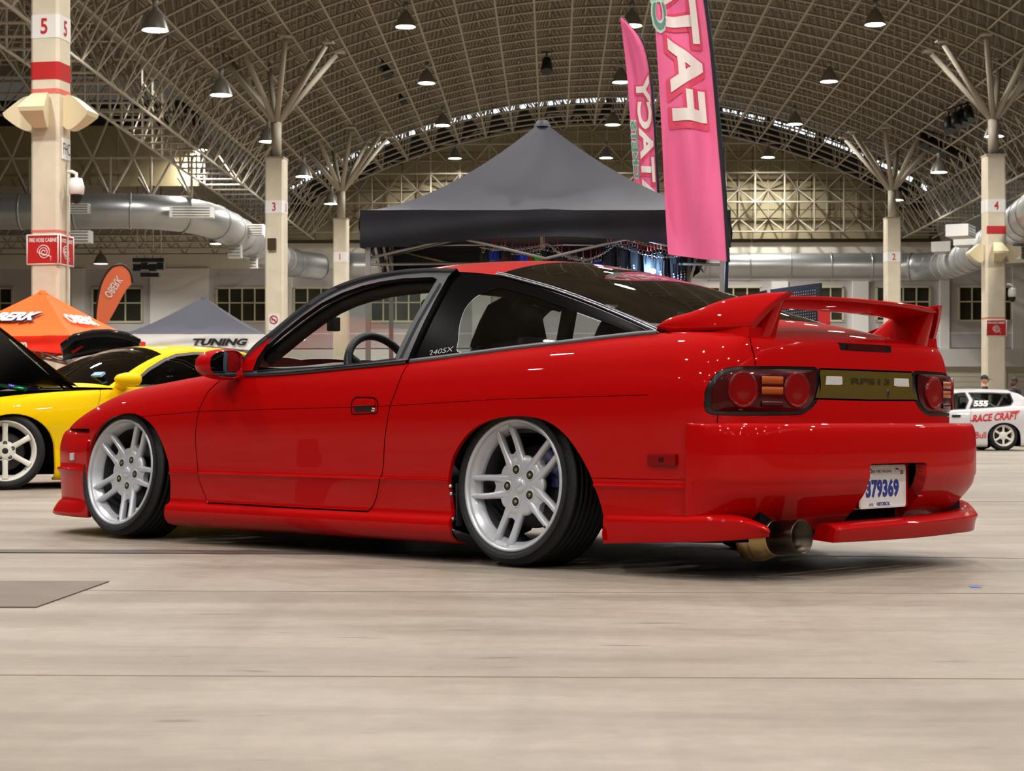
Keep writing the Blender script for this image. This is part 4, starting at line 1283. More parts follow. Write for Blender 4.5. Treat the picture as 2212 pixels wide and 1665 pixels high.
# --- rear bumper
BP = [(-1.105, 0), (-1.103, .20), (-1.092, .40), (-1.065, .57), (-1.01, .70), (-.93, .772), (-.86, .796), (-.787, .803)]
bp = np.array(BP)
def bumper_grid(plan, levels, nu, seg, cap=None):
    mid = np.array(plan, float)
    tg = np.gradient(mid, axis=0); tg /= np.linalg.norm(tg, axis=1, keepdims=True)
    nr = np.c_[-tg[:, 1], tg[:, 0]]
    nr[0] = (-1, 0) if mid[0, 0] < 0 else (1, 0)
    sgn = np.sign((nr*np.c_[mid[:, 0]*0+nr[0, 0], mid[:, 1]]).sum(1)); sgn[sgn == 0] = 1
    nr *= sgn[:, None]
    t = np.r_[0, np.cumsum(np.sqrt(np.linalg.norm(np.diff(mid, axis=0), axis=1)))]
    tt = np.linspace(0, t[-1], 2000); fm = cspline(t, mid, tt)
    al = np.r_[0, np.cumsum(np.linalg.norm(np.diff(fm, axis=0), axis=1))]
    tu = np.interp(np.linspace(0, al[-1], nu), al, tt)
    rows = []
    for z, off, fade in levels:
        k = np.ones(len(mid)) if not fade else 1-np.clip((np.arange(len(mid))-(len(mid)-1-fade))/fade, 0, 1)
        q = np.c_[mid+nr*(off*k)[:, None], np.full(len(mid), z)]
        r = cspline(t, q, tu); r[0, 1] = 0; rows.append(r)
    rows = np.array(rows); d = np.r_[0, np.cumsum(np.linalg.norm(np.diff(rows[:, 0], axis=0), axis=1))]
    tv = np.concatenate([np.linspace(d[i], d[i+1], s, endpoint=False) for i, s in enumerate(seg)]+[[d[-1]]])
    return np.array([pchip(d, rows[:, i], tv) for i in range(nu)])
BL = [(.150, -.125, 3), (.185, -.095, 3), (.215, -.066, 3), (.250, -.036, 3), (.275, -.016, 3), (.30, -.002, 2), (.325, .004, 2), (.333, .009, 2), (.36, .010, 2), (.43, .010, 2), (.485, .007, 2), (.510, .001, 2), (.520, -.005, 2), (.5248, -.014, 1), (.525, -.115, 2)]
rb = grid_bm(bumper_grid(BP, BL, 150, [2, 2, 2, 1, 2, 2, 1, 2, 5, 4, 2, 2, 2, 3]), flip=True)
REC = [(-.02, .384), (.176, .384), (.186, .376), (.188, .30), (.188, .25), (.188, .20), (.186, .10), (-.02, .10)]
cut_hole(rb, REC, YZ, ok=lambda c: c.x < -.95)
EXC = [(.42, .10), (.435, .165), (.47, .192), (.56, .206), (.66, .206), (.72, .19), (.735, .10)]
rbl = skin('rear_bumper', take(rb, both=True, rim=.045), RED, red)
# license recess walls and back
mb = MB()
for poly, xa, xb in (([(-.186, .384), (.186, .384), (.186, .19), (-.186, .19)], -1.105, -1.045),):
    mb.add([(-1.036, -.187, .385), (-1.036, .187, .385), (-1.036, .187, .222), (-1.036, -.187, .222)], [(0, 1, 2, 3)])
mb.build('plate_recess', RED, red)
plate = thing  # (readability only)
PLM = mat('plate_white', (222, 222, 220), rough=.35)
pl = MB(); pl.prism(round_poly([(-.152, -.076), (.152, -.076), (.152, .076), (-.152, .076)], .014), (0, .003), lambda u, v, w: (-w, -u, v))
plo = pl.build('license_plate', PLM, red, (-1.052, .012, .300), bevel=0)
plo['label'] = 'white licence plate with blue digits'
PB = mat('plate_blue', (28, 44, 140), rough=.4); PK = mat('plate_black', (20, 20, 26), rough=.4)
pf = lambda du, dv: (lambda u, v: (-.0042, -(u+du), v+dv))
lettering('379369', pf(-.004, -.006), PB, plo, .08, width=.215, height=.066, offset=.004, spacing=1.05)
lettering('PURE MICHIGAN', pf(-.022, .054), PB, plo, .02, width=.150, height=.0105)
lettering('HISTORICAL', pf(.002, -.061), PB, plo, .02, width=.086, height=.0135, offset=.0006)
lettering('APR.', pf(-.077, -.063), PB, plo, .02, width=.032, height=.011)
lettering('33', pf(.123, .049), PK, plo, .02, width=.020, height=.015, offset=.0006)
bolt = MB().lathe([(.0005, .006), (.005, .006), (.007, .003), (.007, 0)], 16, Matrix.Rotation(R(-90), 4, 'Y'))
bme = bolt.mesh('plate_bolt', CHROME)
for q in (-.088, .088):
    o = link(bpy.data.objects.new('plate_bolt', bme), plo); o.location = (-.003, q, .058)
ribp = MB(); ribp.path([(-.0035, a, b) for a, b in round_poly([(-.147, -.071), (.147, -.071), (.147, .071), (-.147, .071)], .012)], .0009, 6, closed=True)
ribp.build('plate_rim', PLM, plo)

# --- rear lower lip: left piece with flared end, right piece, sculpted pod under the right corner
def lip_piece(path, tops, bots, outs, side=1, close=True):
    """path: plan points; per point top z, bottom z, outward bulge"""
    p = curve(np.c_[np.array(path), np.array(tops)[:, None], np.array(bots)[:, None], np.array(outs)[:, None]], 40)
    tg = np.gradient(p[:, :2], axis=0); tg /= np.linalg.norm(tg, axis=1, keepdims=True)
    rows = []
    for q, t in zip(p, tg):
        n = np.array((t[1], -t[0]));
        if n[0]*(-.3)+n[1]*np.sign(q[1] if abs(q[1]) > .3 else 0)+(-n[0])*.2 < 0: n = -n
        o = q[4]; zt, zb = q[2], q[3]
        pr = [(-.05, zt+.004), (-.004, zt+.003), (o*.35, zt-.001), (o*.85, zt-.009), (o, zt-.016), (o*1.0, zt-.019), (o*.80, zt-.50*(zt-zb)), (o*.70, zb+.003), (o*.62, zb), (-.07, zb+.006)]
        rows.append([(q[0]+n[0]*a, q[1]+n[1]*a, z) for a, z in pr]+[(q[0]-n[0]*.05, q[1]-n[1]*.05, zt+.004)])
    mb = MB(); mb.grid(rows)
    mb.add(rows[0], [tuple(range(len(rows[0])-1))]); mb.add(rows[-1], [tuple(range(len(rows[0])-1))[::-1]])
    return mb
lp = lip_piece([(-.447, .823), (-.62, .816), (-.80, .804), (-.90, .782), (-.975, .735), (-1.03, .675)],
               [.205, .207, .212, .218, .212, .182], [.108, .118, .128, .134, .142, .150], [.009, .011, .014, .020, .028, .030])
lp.build('rear_lip', RED, red)
lp = lip_piece([(-1.085, .40), (-1.10, .22), (-1.105, 0), (-1.10, -.2), (-1.085, -.42), (-1.05, -.57), (-.985, -.68), (-.925, -.735), (-.87, -.765)],
               [.178, .182, .184, .186, .190, .192, .200, .228, .232], [.120, .118, .116, .116, .118, .118, .122, .130, .142], [.030, .030, .030, .030, .034, .040, .044, .040, .034])
lp.build('rear_lip', RED, red)
# --- front bumper and lip
FP = [(3.395, 0), (3.385, .2), (3.345, .40), (3.262, .57), (3.14, .69), (3.0, .755), (2.86, .795), (2.715, .820)]
FLV = [(.088, -.02, 0), (.086, .030, 3), (.094, .038, 3), (.150, .008, 2), (.165, -.006, 1), (.20, -.004, 1), (.292, .006, 1), (.302, .016, 1), (.312, .016, 1), (.318, .002, 1), (.40, .004, 0), (.45, -.006, 0), (.485, -.022, 0), (.503, -.050, 0)]
fb = grid_bm(bumper_grid(FP, FLV, 110, [2, 1, 3, 2, 2, 4, 1, 1, 1, 3, 3, 2, 1]), flip=False)
skin('front_bumper', take(fb, both=True, rim=.03), RED, red)
for s in (1, -1):
    m = MB(); m.prism(round_poly([(-.024, -.018), (.024, -.018), (.024, .018), (-.024, .018)], .006), (0, .014), lambda u, v, w: (2.875+u, s*(.789-.30*u+w), .368+v))
    m.build('front_marker', mat('clear_marker_lens', (205, 205, 210), rough=.15, coat=1), red, bevel=.003)
    m = MB(); m.path([(3.44, s*.40, .105), (3.40, s*.50, .125), (3.385, s*.515, .16)], .006, 6)
    m.build('front_marker', mat('amber_lens', (224, 132, 20), rough=.2, coat=1), red)

# --- tail lamps
LRED = mat('tail_lamp_red', (0.14, .0008, .002), rough=.3, coat=.5, coat_ior=1.4, spec=.1, lin=True)
LRED2 = mat('tail_lamp_dark_red', (0.045, .0008, .0012), rough=.3, coat=.5, coat_ior=1.4, spec=.1, lin=True)
LRED3 = mat('tail_lamp_bright_red', (0.18, .0012, .0018), rough=.3, coat=.5, coat_ior=1.4, spec=.1, lin=True)
LAMB = mat('tail_lamp_amber', (0.30, .055, .003), rough=.3, coat=.5, coat_ior=1.4, spec=.1, lin=True)
tm = np.array([(q[0], q[1]) for q in ST[:10]])
tmc = cspline(np.r_[0, np.cumsum(np.sqrt(np.linalg.norm(np.diff(tm, axis=0), axis=1)))], tm, np.linspace(0, np.cumsum(np.sqrt(np.linalg.norm(np.diff(tm, axis=0), axis=1)))[-1], 600))
tt_ = tmc @ np.array((.81, .59))
def tail_pt(t, z, out=0.0):
    k = int(np.argmin(abs(tt_-t))) if False else None
    o = np.argsort(tt_); x = np.interp(t, tt_[o], tmc[o, 0]); y = np.interp(t, tt_[o], tmc[o, 1])
    return Vector((x-.59*out*1.2, y+.81*out, z))
def lamp_normal(t):
    a = tail_pt(t-.004, 0); b = tail_pt(t+.004, 0); d = (b-a).normalized(); n = Vector((-d.y, d.x, 0))
    return n if n.x < 0 or n.y > 0.5 else -n
for s in (1, -1):
    fx = lambda p: Vector((p.x, p.y*s, p.z))
    lamp = skin('tail_lamp', take(body, 3, mirror=(s < 0), rim=.02), LFRAME, red, '%s tail lamp with two round red lenses' % ('left' if s > 0 else 'right'))
    # lens skin: slightly domed cover
    poly = offset_poly(LAMPI, -.001); poly = np.array(round_poly([tuple(q) for q in poly], .012, 3))
    cen = poly.mean(0); mb = MB(); rows = []
    for k in np.linspace(1, 0.02, 12):
        rows.append([fx(tail_pt(cen[0]+(q[0]-cen[0])*k, cen[1]+(q[1]-cen[1])*k)+lamp_normal(cen[0]+(q[0]-cen[0])*k)*(.004+.0095*(1-k**4))) for q in list(poly)+[poly[0]]])
    mb.grid(rows); mb.build('lens', LRED2, lamp)
    for (tc, zc, rx, rz) in ((-.349, .637, .050, .062), (-.527, .638, .045, .062)):
        mb = MB(); rows = []
        for (k, o) in ((1.0, .008), (.985, .0165), (.94, .0185), (.88, .0180), (.83, .0155), (.60, .0150), (.40, .0158), (.20, .0168), (.01, .0170)):
            rows.append([fx(tail_pt(tc+rx*k*math.cos(a), zc+rz*k*math.sin(a))+lamp_normal(tc)*o) for a in np.linspace(0, 2*math.pi, 41)])
        mb.grid(rows[:5]); mb.build('lamp_ring', LRED, lamp)
        mb = MB(); mb.grid(rows[4:]); mb.build('round_lens', LRED3, lamp)
    for z0, z1 in ((.655, .684), (.620, .649), (.580, .600)):
        mb = MB(); rows = []
        for t in np.linspace(-.408, -.478, 8):
            rows.append([fx(tail_pt(t, z)+lamp_normal(t)*o) for z, o in ((z0, .008), (z0+.002, .0165), (z1-.002, .0165), (z1, .008))])
        mb.grid(rows); mb.build('amber_lens', LAMB if z0 > .6 else LRED2, lamp)
# tail panel details: reversing lamps, keyhole, letters
REV = mat('reversing_lamp', (206, 206, 206), rough=.3)
for s in (1, -1):
    m = MB(); m.prism([(.156, .656), (.282, .656), (.276, .692), (.160, .692)], (0, .004), lambda u, v, w: (-.983-w, s*u*1.0, v)).build('lamp_surround', GREEN, garn)
    m = MB(); m.prism([(.168, .6595), (.272, .6595), (.267, .689), (.171, .689)], (0, .0055), lambda u, v, w: (-.983-w, s*u, v)).build('reversing_lamp', REV, garn)
    for i in range(8):
        MB().box((-.9888, s*.22, .6615+i*.0036), (.0012, .096, .0012)).build('lamp_rib', REV, garn)
lettering('RPS13', lambda u, v: (-.9905, -u-.012, .675+v), mat('dark_olive_letters', (38, 30, 8), rough=.3, coat=1), garn, .05, width=.25, height=.022, offset=.001)
MB().lathe([(.0005, .008), (.008, .008), (.012, .004), (.013, 0)], 20, Matrix.Translation((-.985, -.125, .632)) @ Matrix.Rotation(R(-90), 4, 'Y') @ Matrix.Diagonal((1.6, .8, 1, 1))).build('lock', PK, garn)
# third brake lamp
m = MB(); m.prism(round_poly([(-.165, -.013), (.165, -.013), (.165, .013), (-.165, .013)], .004), (0, .012), lambda u, v, w: (-.966-.0-w, u, .7955+v)); m.build('brake_lamp', LFRAME, red)
m = MB(); m.prism([(-.125, -.009), (.125, -.009), (.125, .009), (-.125, .009)], (0, .014), lambda u, v, w: (-.967-w, u, .7955+v)); m.build('brake_lens', LRED2, red)

# --- wing
wing = MB()
YB = np.linspace(-.505, .505, 33); rows = []
for y in YB:
    z0 = .968-.012*(abs(y)/.5)**3; le = -.80+.02*(abs(y)/.5)**2; te = -.99+.018*(y/.5)**2
    sec = [(0, .004), (.02, .016), (.10, .022), (.30, .022), (.6, .012), (.9, .003), (1.0, .000), (1.0, -.011), (.9, -.014), (.6, -.018), (.3, -.016), (.10, -.010), (.02, -.004)]
    rows.append([(le+(te-le)*a, y, z0-.030*(1-a)+b) for a, b in sec]+[(le, y, z0-.030+.004)])
wing.grid(rows)
wobj = wing.build('rear_wing', RED, red)
wobj['label'] = 'red rear wing on swept legs'
Tp = curve([(-.552, .665, .853), (-.581, .652, .885), (-.668, .630, .908), (-.759, .60, .940), (-.821, .575, .956), (-.902, .538, .967), (-.992, .500, .971)], 40)
Bp = curve([(-.548, .668, .849), (-.60, .664, .847), (-.649, .656, .847), (-.758, .641, .848), (-.83, .626, .850), (-.87, .613, .852), (-.905, .60, .854)], 40)
for s in (1, -1):
    m = MB(); rows = []; rin = []
    for a, b in zip(Tp, Bp):
        o = []
        for k in np.linspace(0, 1, 9):
            p = a+(b-a)*k; bul = .012*math.sin(math.pi*k)
            o.append(np.array((p[0], p[1]+bul*.8, p[2]+bul*.5)))
        i = [q+np.array((0, -.022, -.010)) for q in o]
        i[0] = o[0]+np.array((0, -.030, -.002))
        rows.append([(q[0], q[1]*s, q[2]) for q in o+i[::-1]+[o[0]]])
    m.grid(rows)
    m.add(rows[-1], [tuple(range(len(rows[-1])-1))]); m.add(rows[0], [tuple(range(len(rows[0])-1))[::-1]])
    m.build('wing_end', RED, wobj)
    m = MB(); rows = []
    for k in np.linspace(0, 1, 8):
        e = k**.85
        x0 = -.62-.19*e; x1 = -.905-.062*k; yi = .455+.025*k; yo = .545-.035*k**.6; z = .806+.156*k
        zl = z+(.03*(1-k))
        rows.append([(x0, s*(yi+yo)/2, zl), (x0-.03, s*(yo-.012), zl), ((x0+x1)/2, s*yo, z+.012*(1-k)), (x1+.01, s*yo, z), (x1, s*(yo-.01), z), (x1, s*(yi+.006), z), (x1+.02, s*yi, z), ((x0+x1)/2, s*(yi-.004), z+.012*(1-k)), (x0-.03, s*(yi+.01), zl), (x0, s*(yi+yo)/2, zl)])
    m.grid(rows); m.build('wing_leg', RED, wobj)
    m = MB(); rows = []
    for k in np.linspace(0, 1, 8):
        x = -.715-.19*k
        yo = .645-.03*k; yi = .50; zb = .800+.022*(1-k)**2; zt = .852
        f = math.sin(math.pi*min(1, .12+k*1.2)*.5)
        rows.append([(x, s*yi, zb), (x, s*(yo-.012*(1-f)), zb), (x, s*(yo-.01), zb+(zt-zb)*f), (x, s*yi, zb+(zt-zb)*f), (x, s*yi, zb)])
    m.grid(rows, smooth=False); m.add(rows[0], [(0, 1, 2, 3)]); m.add(rows[-1], [(3, 2, 1, 0)])
    m.build('wing_foot', RED, wobj)

# --- underbody, exhaust, wheel wells
ub = MB()
ub.box((1.16, 0, .19), (1.6, 1.46, .12)); ub.box((-.72, 0, .235), (.52, 1.3, .14)); ub.box((3.0, 0, .25), (.5, 1.1, .25)); ub.box((1.16, 0, .34), (3.6, 1.0, .26))
ub.build('underbody', UNDER, red)
for nm, xc, zc in (('front', 2.40, .30), ('rear', -.07, .30)):
    m = MB()
    for s in (1, -1):
        rows = []
        for a in np.linspace(-.25, math.pi+.25, 25):
            rows.append([(xc+.345*math.cos(a), s*y, zc-.02+.315*math.sin(a)) for y in (.74, .48)])
        m.grid(rows); m.add([rows[i][1] for i in range(25)], [tuple(range(25))])
    m.build('wheel_well', UNDER, red)
EXM = mat('burnt_steel', (74, 66, 56), rough=.32, metal=1.0, noise=.35, nscale=9)
GOLD = mat('straw_steel', (176, 150, 104), rough=.3, metal=1.0)
ed = Vector((-.985, .06, .07)).normalized()
tip = Vector((-1.10, .575, .148))
q = ed.to_track_quat('Z', 'Y').to_matrix().to_4x4(); ME = Matrix.Translation(tip) @ q
m = MB(); m.lathe([(.055, 0), (.058, -.002), (.0585, -.006), (.0575, -.13), (.046, -.13), (.0545, -.12), (.055, 0)], 48, ME)
exo = m.build('exhaust_tip', EXM, red)
MB().lathe([(.0005, -.119), (.054, -.119)], 40, ME).build('exhaust_bore', UNDER, exo)
MB().lathe([(.0570, -.110), (.0605, -.112), (.0605, -.120), (.066, -.128), (.076, -.165), (.078, -.175), (.076, -.18), (.078, -.185), (.078, -.225), (.06, -.24)], 48, ME).build('muffler', GOLD, exo)
MB().box((-.80, .10, .185), (.16, .55, .05)).build('rear_crossmember', UNDER, red)

# --- mirrors
for s in (1, -1):
    m = MB(); rows = []
    base = np.array((1.615, .895, .772))
    for a, k in ((-.062, .30), (-.058, .72), (-.045, .90), (-.02, 1.0), (.012, 1.02), (.05, .92), (.085, .70), (.105, .40), (.112, .05)):
        row = []
        for th in np.linspace(0, 2*math.pi, 29):
            cy_, cz_ = math.cos(th), math.sin(th)
            ee = .7
            yy = math.copysign(abs(cy_)**ee, cy_)*.098*k; zz = math.copysign(abs(cz_)**ee, cz_)*.060*k*(1.05-.18*cy_)
            row.append((base[0]+a, s*(base[1]+yy-.22*a*0), base[2]+zz+.02*(1-k)*(-1 if zz > 0 else 1)*0))
        rows.append(row)
    m.grid(rows[2:])
    mir = m.build('side_mirror', RED, red); mir['label'] = '%s door mirror' % ('left' if s > 0 else 'right')
    m = MB(); m.grid([[(x+.004, y, z) for x, y, z in rows[2]], [(base[0]-.030, s*base[1]+(y-s*base[1])*.93, base[2]+(z-base[2])*.93) for x, y, z in rows[2]]]); m.build('mirror_rim', RED, mir)
    m = MB(); m.add([(base[0]-.031, s*base[1]+(y-s*base[1])*.94, base[2]+(z-base[2])*.94) for x, y, z in rows[2][:-1]], [tuple(range(28))]); m.build('mirror_glass', mat('mirror_glass', (170, 185, 205), rough=.02, metal=1.0), mir)
    m = MB(); rows2 = []
    for k in np.linspace(0, 1, 7):
        y = .79+.085*k; w = .046*(1-.30*k)
        rows2.append([(1.585+.055*k+w*math.cos(t)*.8, s*y, .728+.012*k+.022*math.sin(t)*(1-.15*k)) for t in np.linspace(0, 2*math.pi, 17)])
    m.grid(rows2); m.build('mirror_arm', RED, mir)
    m = MB(); m.add([(1.60, s*.812, .745), (1.50, s*.815, .745), (1.485, s*.802, .80), (1.435, s*.766, .885), (1.53, s*.786, .835), (1.61, s*.805, .775)], [(0, 1, 2, 3, 4, 5)]); m.build('mirror_sail', RED, mir)

# --- door handle, key lock, side marker, fuel line, skirt bolts
HX, HZ = .770, .594
for s, dd in ((1, door),):
    m = MB(); out = round_poly([(-.078, -.030), (.078, -.034), (.076, .018), (.050, .034), (-.055, .032), (-.078, .014)], .016)
    m.path([(HX+a, .8435, HZ+b) for a, b in out], .0022, 6, closed=True)
    m.build('handle_seam', GAPM, dd)
    m = MB(); m.prism(round_poly([(-.052, -.022), (.060, -.024), (.060, -.001), (-.040, -.001)], .008), (0, .003), lambda u, v, w: (HX+u, .842+w, HZ+v)); m.build('handle_recess_shade', mat('handle_shadow', (20, 2, 3), rough=.4), dd)  # flat dark plate paints the shade under the handle
    m = MB(); m.prism(round_poly([(-.066, .0), (.066, -.002), (.064, .017), (.044, .027), (-.050, .025), (-.066, .012)], .008), (0, .010), lambda u, v, w: (HX+u, .842+w, HZ+v)); m.build('door_handle', RED, dd, bevel=.003)
    MB().lathe([(.0005, .006), (.008, .006), (.010, 0)], 18, Matrix.Translation((HX-.052, .844, HZ-.016)) @ Matrix.Rotation(R(-90), 4, 'X')).build('key_lock', CHROME, dd)
    m = MB(); m.prism(round_poly([(-.057, -.019), (.057, -.019), (.057, .019), (-.057, .019)], .006), (0, .016), lambda u, v, w: (-.692+u, .801+.10*u+w, .402+v)); mk = m.build('side_marker', LRED3, red, bevel=.004)
    MB().box((-.692, .8165, .402), (.02, .003, .016)).build('marker_bulb', LRED2, mk)
    bm_ = MB().lathe([(.0005, .007), (.006, .007), (.008, .004), (.008, 0)], 12, Matrix.Rotation(R(180), 4, 'Z') @ Matrix.Rotation(R(90), 4, 'Y')).mesh('skirt_bolt', CHROME)
    for (a, b, c) in ((.300, .835, .29), (.292, .83, .168), (.294, .838, .262)):
        o = link(bpy.data.objects.new('skirt_bolt', bm_), red); o.location = (a, b, c)
    MB().box((.290, .80, .22), (.006, .03, .16)).build('skirt_bracket', SATIN, red)
SGf = SG.reshape(-1, 3)
def side_y(x, z):
    return float(SGf[np.argmin((SGf[:, 0]-x)**2+(SGf[:, 2]-z)**2), 1])
YQ = side_y(.42, .80)+.002; YQ2 = side_y(.42, .83)+.002
lettering('240SX', lambda u, v: (.414-u, YQ+.0035+(YQ2-YQ)/.03*(v+.006*0), .800+v+.10*u), mat('silver_letters', (150, 152, 156), rough=.35), red, .05, width=.132, height=.020)

# --- cabin: dash, wheel, seats, mirror, visor, roll bar shadow shapes
m = MB(); rows = []
for y in np.linspace(-.70, .70, 25):
    hump = .035*math.exp(-((y-.36)/.20)**2)
    rows.append([(1.80, y, .74), (1.62, y, .765+hump*.3), (1.45, y, .755+hump), (1.33, y, .735+hump), (1.29, y, .69), (1.30, y, .45)])
m.grid(rows); m.build('dashboard', BLUERIM, red)
c = Vector((1.20, .36, .728)); ax = Vector((-.93, 0, .36)).normalized()
q = ax.to_track_quat('Z', 'X').to_matrix()
sw = MB(); sw.path([c+q @ Vector((  .182*math.cos(t), .182*math.sin(t), 0)) for t in np.linspace(0, 2*math.pi, 49)[:-1]], .0175, 10, closed=True)
swo = sw.build('steering_wheel', BLUERIM, red)
m = MB()
for t in (R(90), R(210), R(330)):
    d = Vector((math.cos(t+1.57), math.sin(t+1.57), 0)); m.tube(c+q @ (d*.03-Vector((0, 0, .03))), c+q @ (d*.168), .020, 8, .014)
m.lathe([(.0005, -.01), (.055, -.015), (.06, -.03), (.04, -.05)], 20, Matrix.Translation(c) @ q.to_4x4()); m.tube(c-ax*.04, c-ax*.30, .03, 10)
m.build('steering_spokes', BLUERIM, swo)
for s in (1, -1):
    st_ = MB()
    st_.path([(.54, s*.36, .30), (.48, s*.36, .55), (.43, s*.36, .76), (.41, s*.36, .88)], [.17, .22, .19, .12], 14)
    st_.path([(.90, s*.36, .28), (.65, s*.36, .26), (.42, s*.36, .26)], [.14, .19, .19], 12)
    st_.build('front_seat', CABIN, red)
m = MB(); m.box((.35, 0, .62), (.03, 1.1, .04)); m.box((-.30, 0, .66), (.75, 1.2, .03)); m.build('rear_shelf', CABIN, red)
m = MB()
for s in (1, -1):
    m.path([(.05, s*.52, .40), (.02, s*.52, .80), (.0, s*.50, .96), (.0, s*.42, 1.02)], .03, 8)
m.path([(.0, .42, 1.02), (.0, -.42, 1.02)], .03, 8)
m.build('pillar_trim', CABIN, red)
m = MB()
for s in (1, -1):
    pr = [(x, s*(y-.055), z-.05) for x, y, z in RAIL[1:16]]
    m.path(pr, .034, 8); m.path([(.57, s*.50, 1.07), (.60, s*.62, .92), (.60, s*.70, .76)], [.04, .05, .07], 8)
m.build('roof_trim', CABIN, red)
m = MB()
for s in (1, -1): m.box((1.20, s*.765, .58), (1.20, .05, .30)); m.box((-.05, s*.72, .62), (1.15, .05, .26))
m.build('door_trim', CABIN, red)
m = MB()
for s in (1, -1):
    m.path([(.47, s*.36, .80), (.43, s*.36, .90), (.42, s*.36, .98), (.41, s*.36, 1.02)], [.15, .14, .11, .05], 12)
m.build('headrest', CABIN, red)
m = MB(); m.path([(1.20, -.085, 1.035), (1.20, .0, 1.04), (1.20, .10, 1.035)], [.032, .036, .032], 12); m.tube((1.20, 0, 1.05), (1.22, 0, 1.12), .008); m.build('cabin_mirror', CABIN, red)
m = MB(); m.box((1.325, .52, .945), (.035, .05, .06)); m.tube((1.335, .54, .965), (1.36, .58, .99), .008); m.build('dash_camera', CABIN, red, bevel=.006)
m = MB(); rows = []
for p in TOPG[40:150:6]:
    rows.append([(q[0], q[1]*s_, q[2]-.035) for s_, idx in ((1, 0), (1, 10), (1, 20), (1, 29), (-1, 20), (-1, 10), (-1, 0)) for q in (p[idx],)])
rows = [r for r in rows if .30 < r[0][0] < 1.02]
m.grid(rows); m.build('headliner', CABIN, red)

# --- wheels
WSPEC = dict(R=.2905, w=.245, lip=.244, face=.078, n=5, phase=R(-3), style='twin', paint=WHEELM, barrel=BARREL, capm=WHEELM, caliper=R(215), inset=.004)
w0 = tyre_and_rim(red, WSPEC)
for k, (x, y, cam_, rz, spin) in enumerate(((.012, .686, 4.5, 0, 0), (2.478, .690, 7.0, 1.5, -46), (.012, -.686, 4.5, 180, 20), (2.478, -.690, 7.0, 180, 50))):
    o = w0 if k == 0 else copy_tree(w0, red)
    o.rotation_mode = 'YXZ'; o.location = (x, y, .291); o.rotation_euler = (R(cam_), R(spin), R(rz))
    o['label'] = ('rear left', 'front left', 'rear right', 'front right')[k]+' wheel'
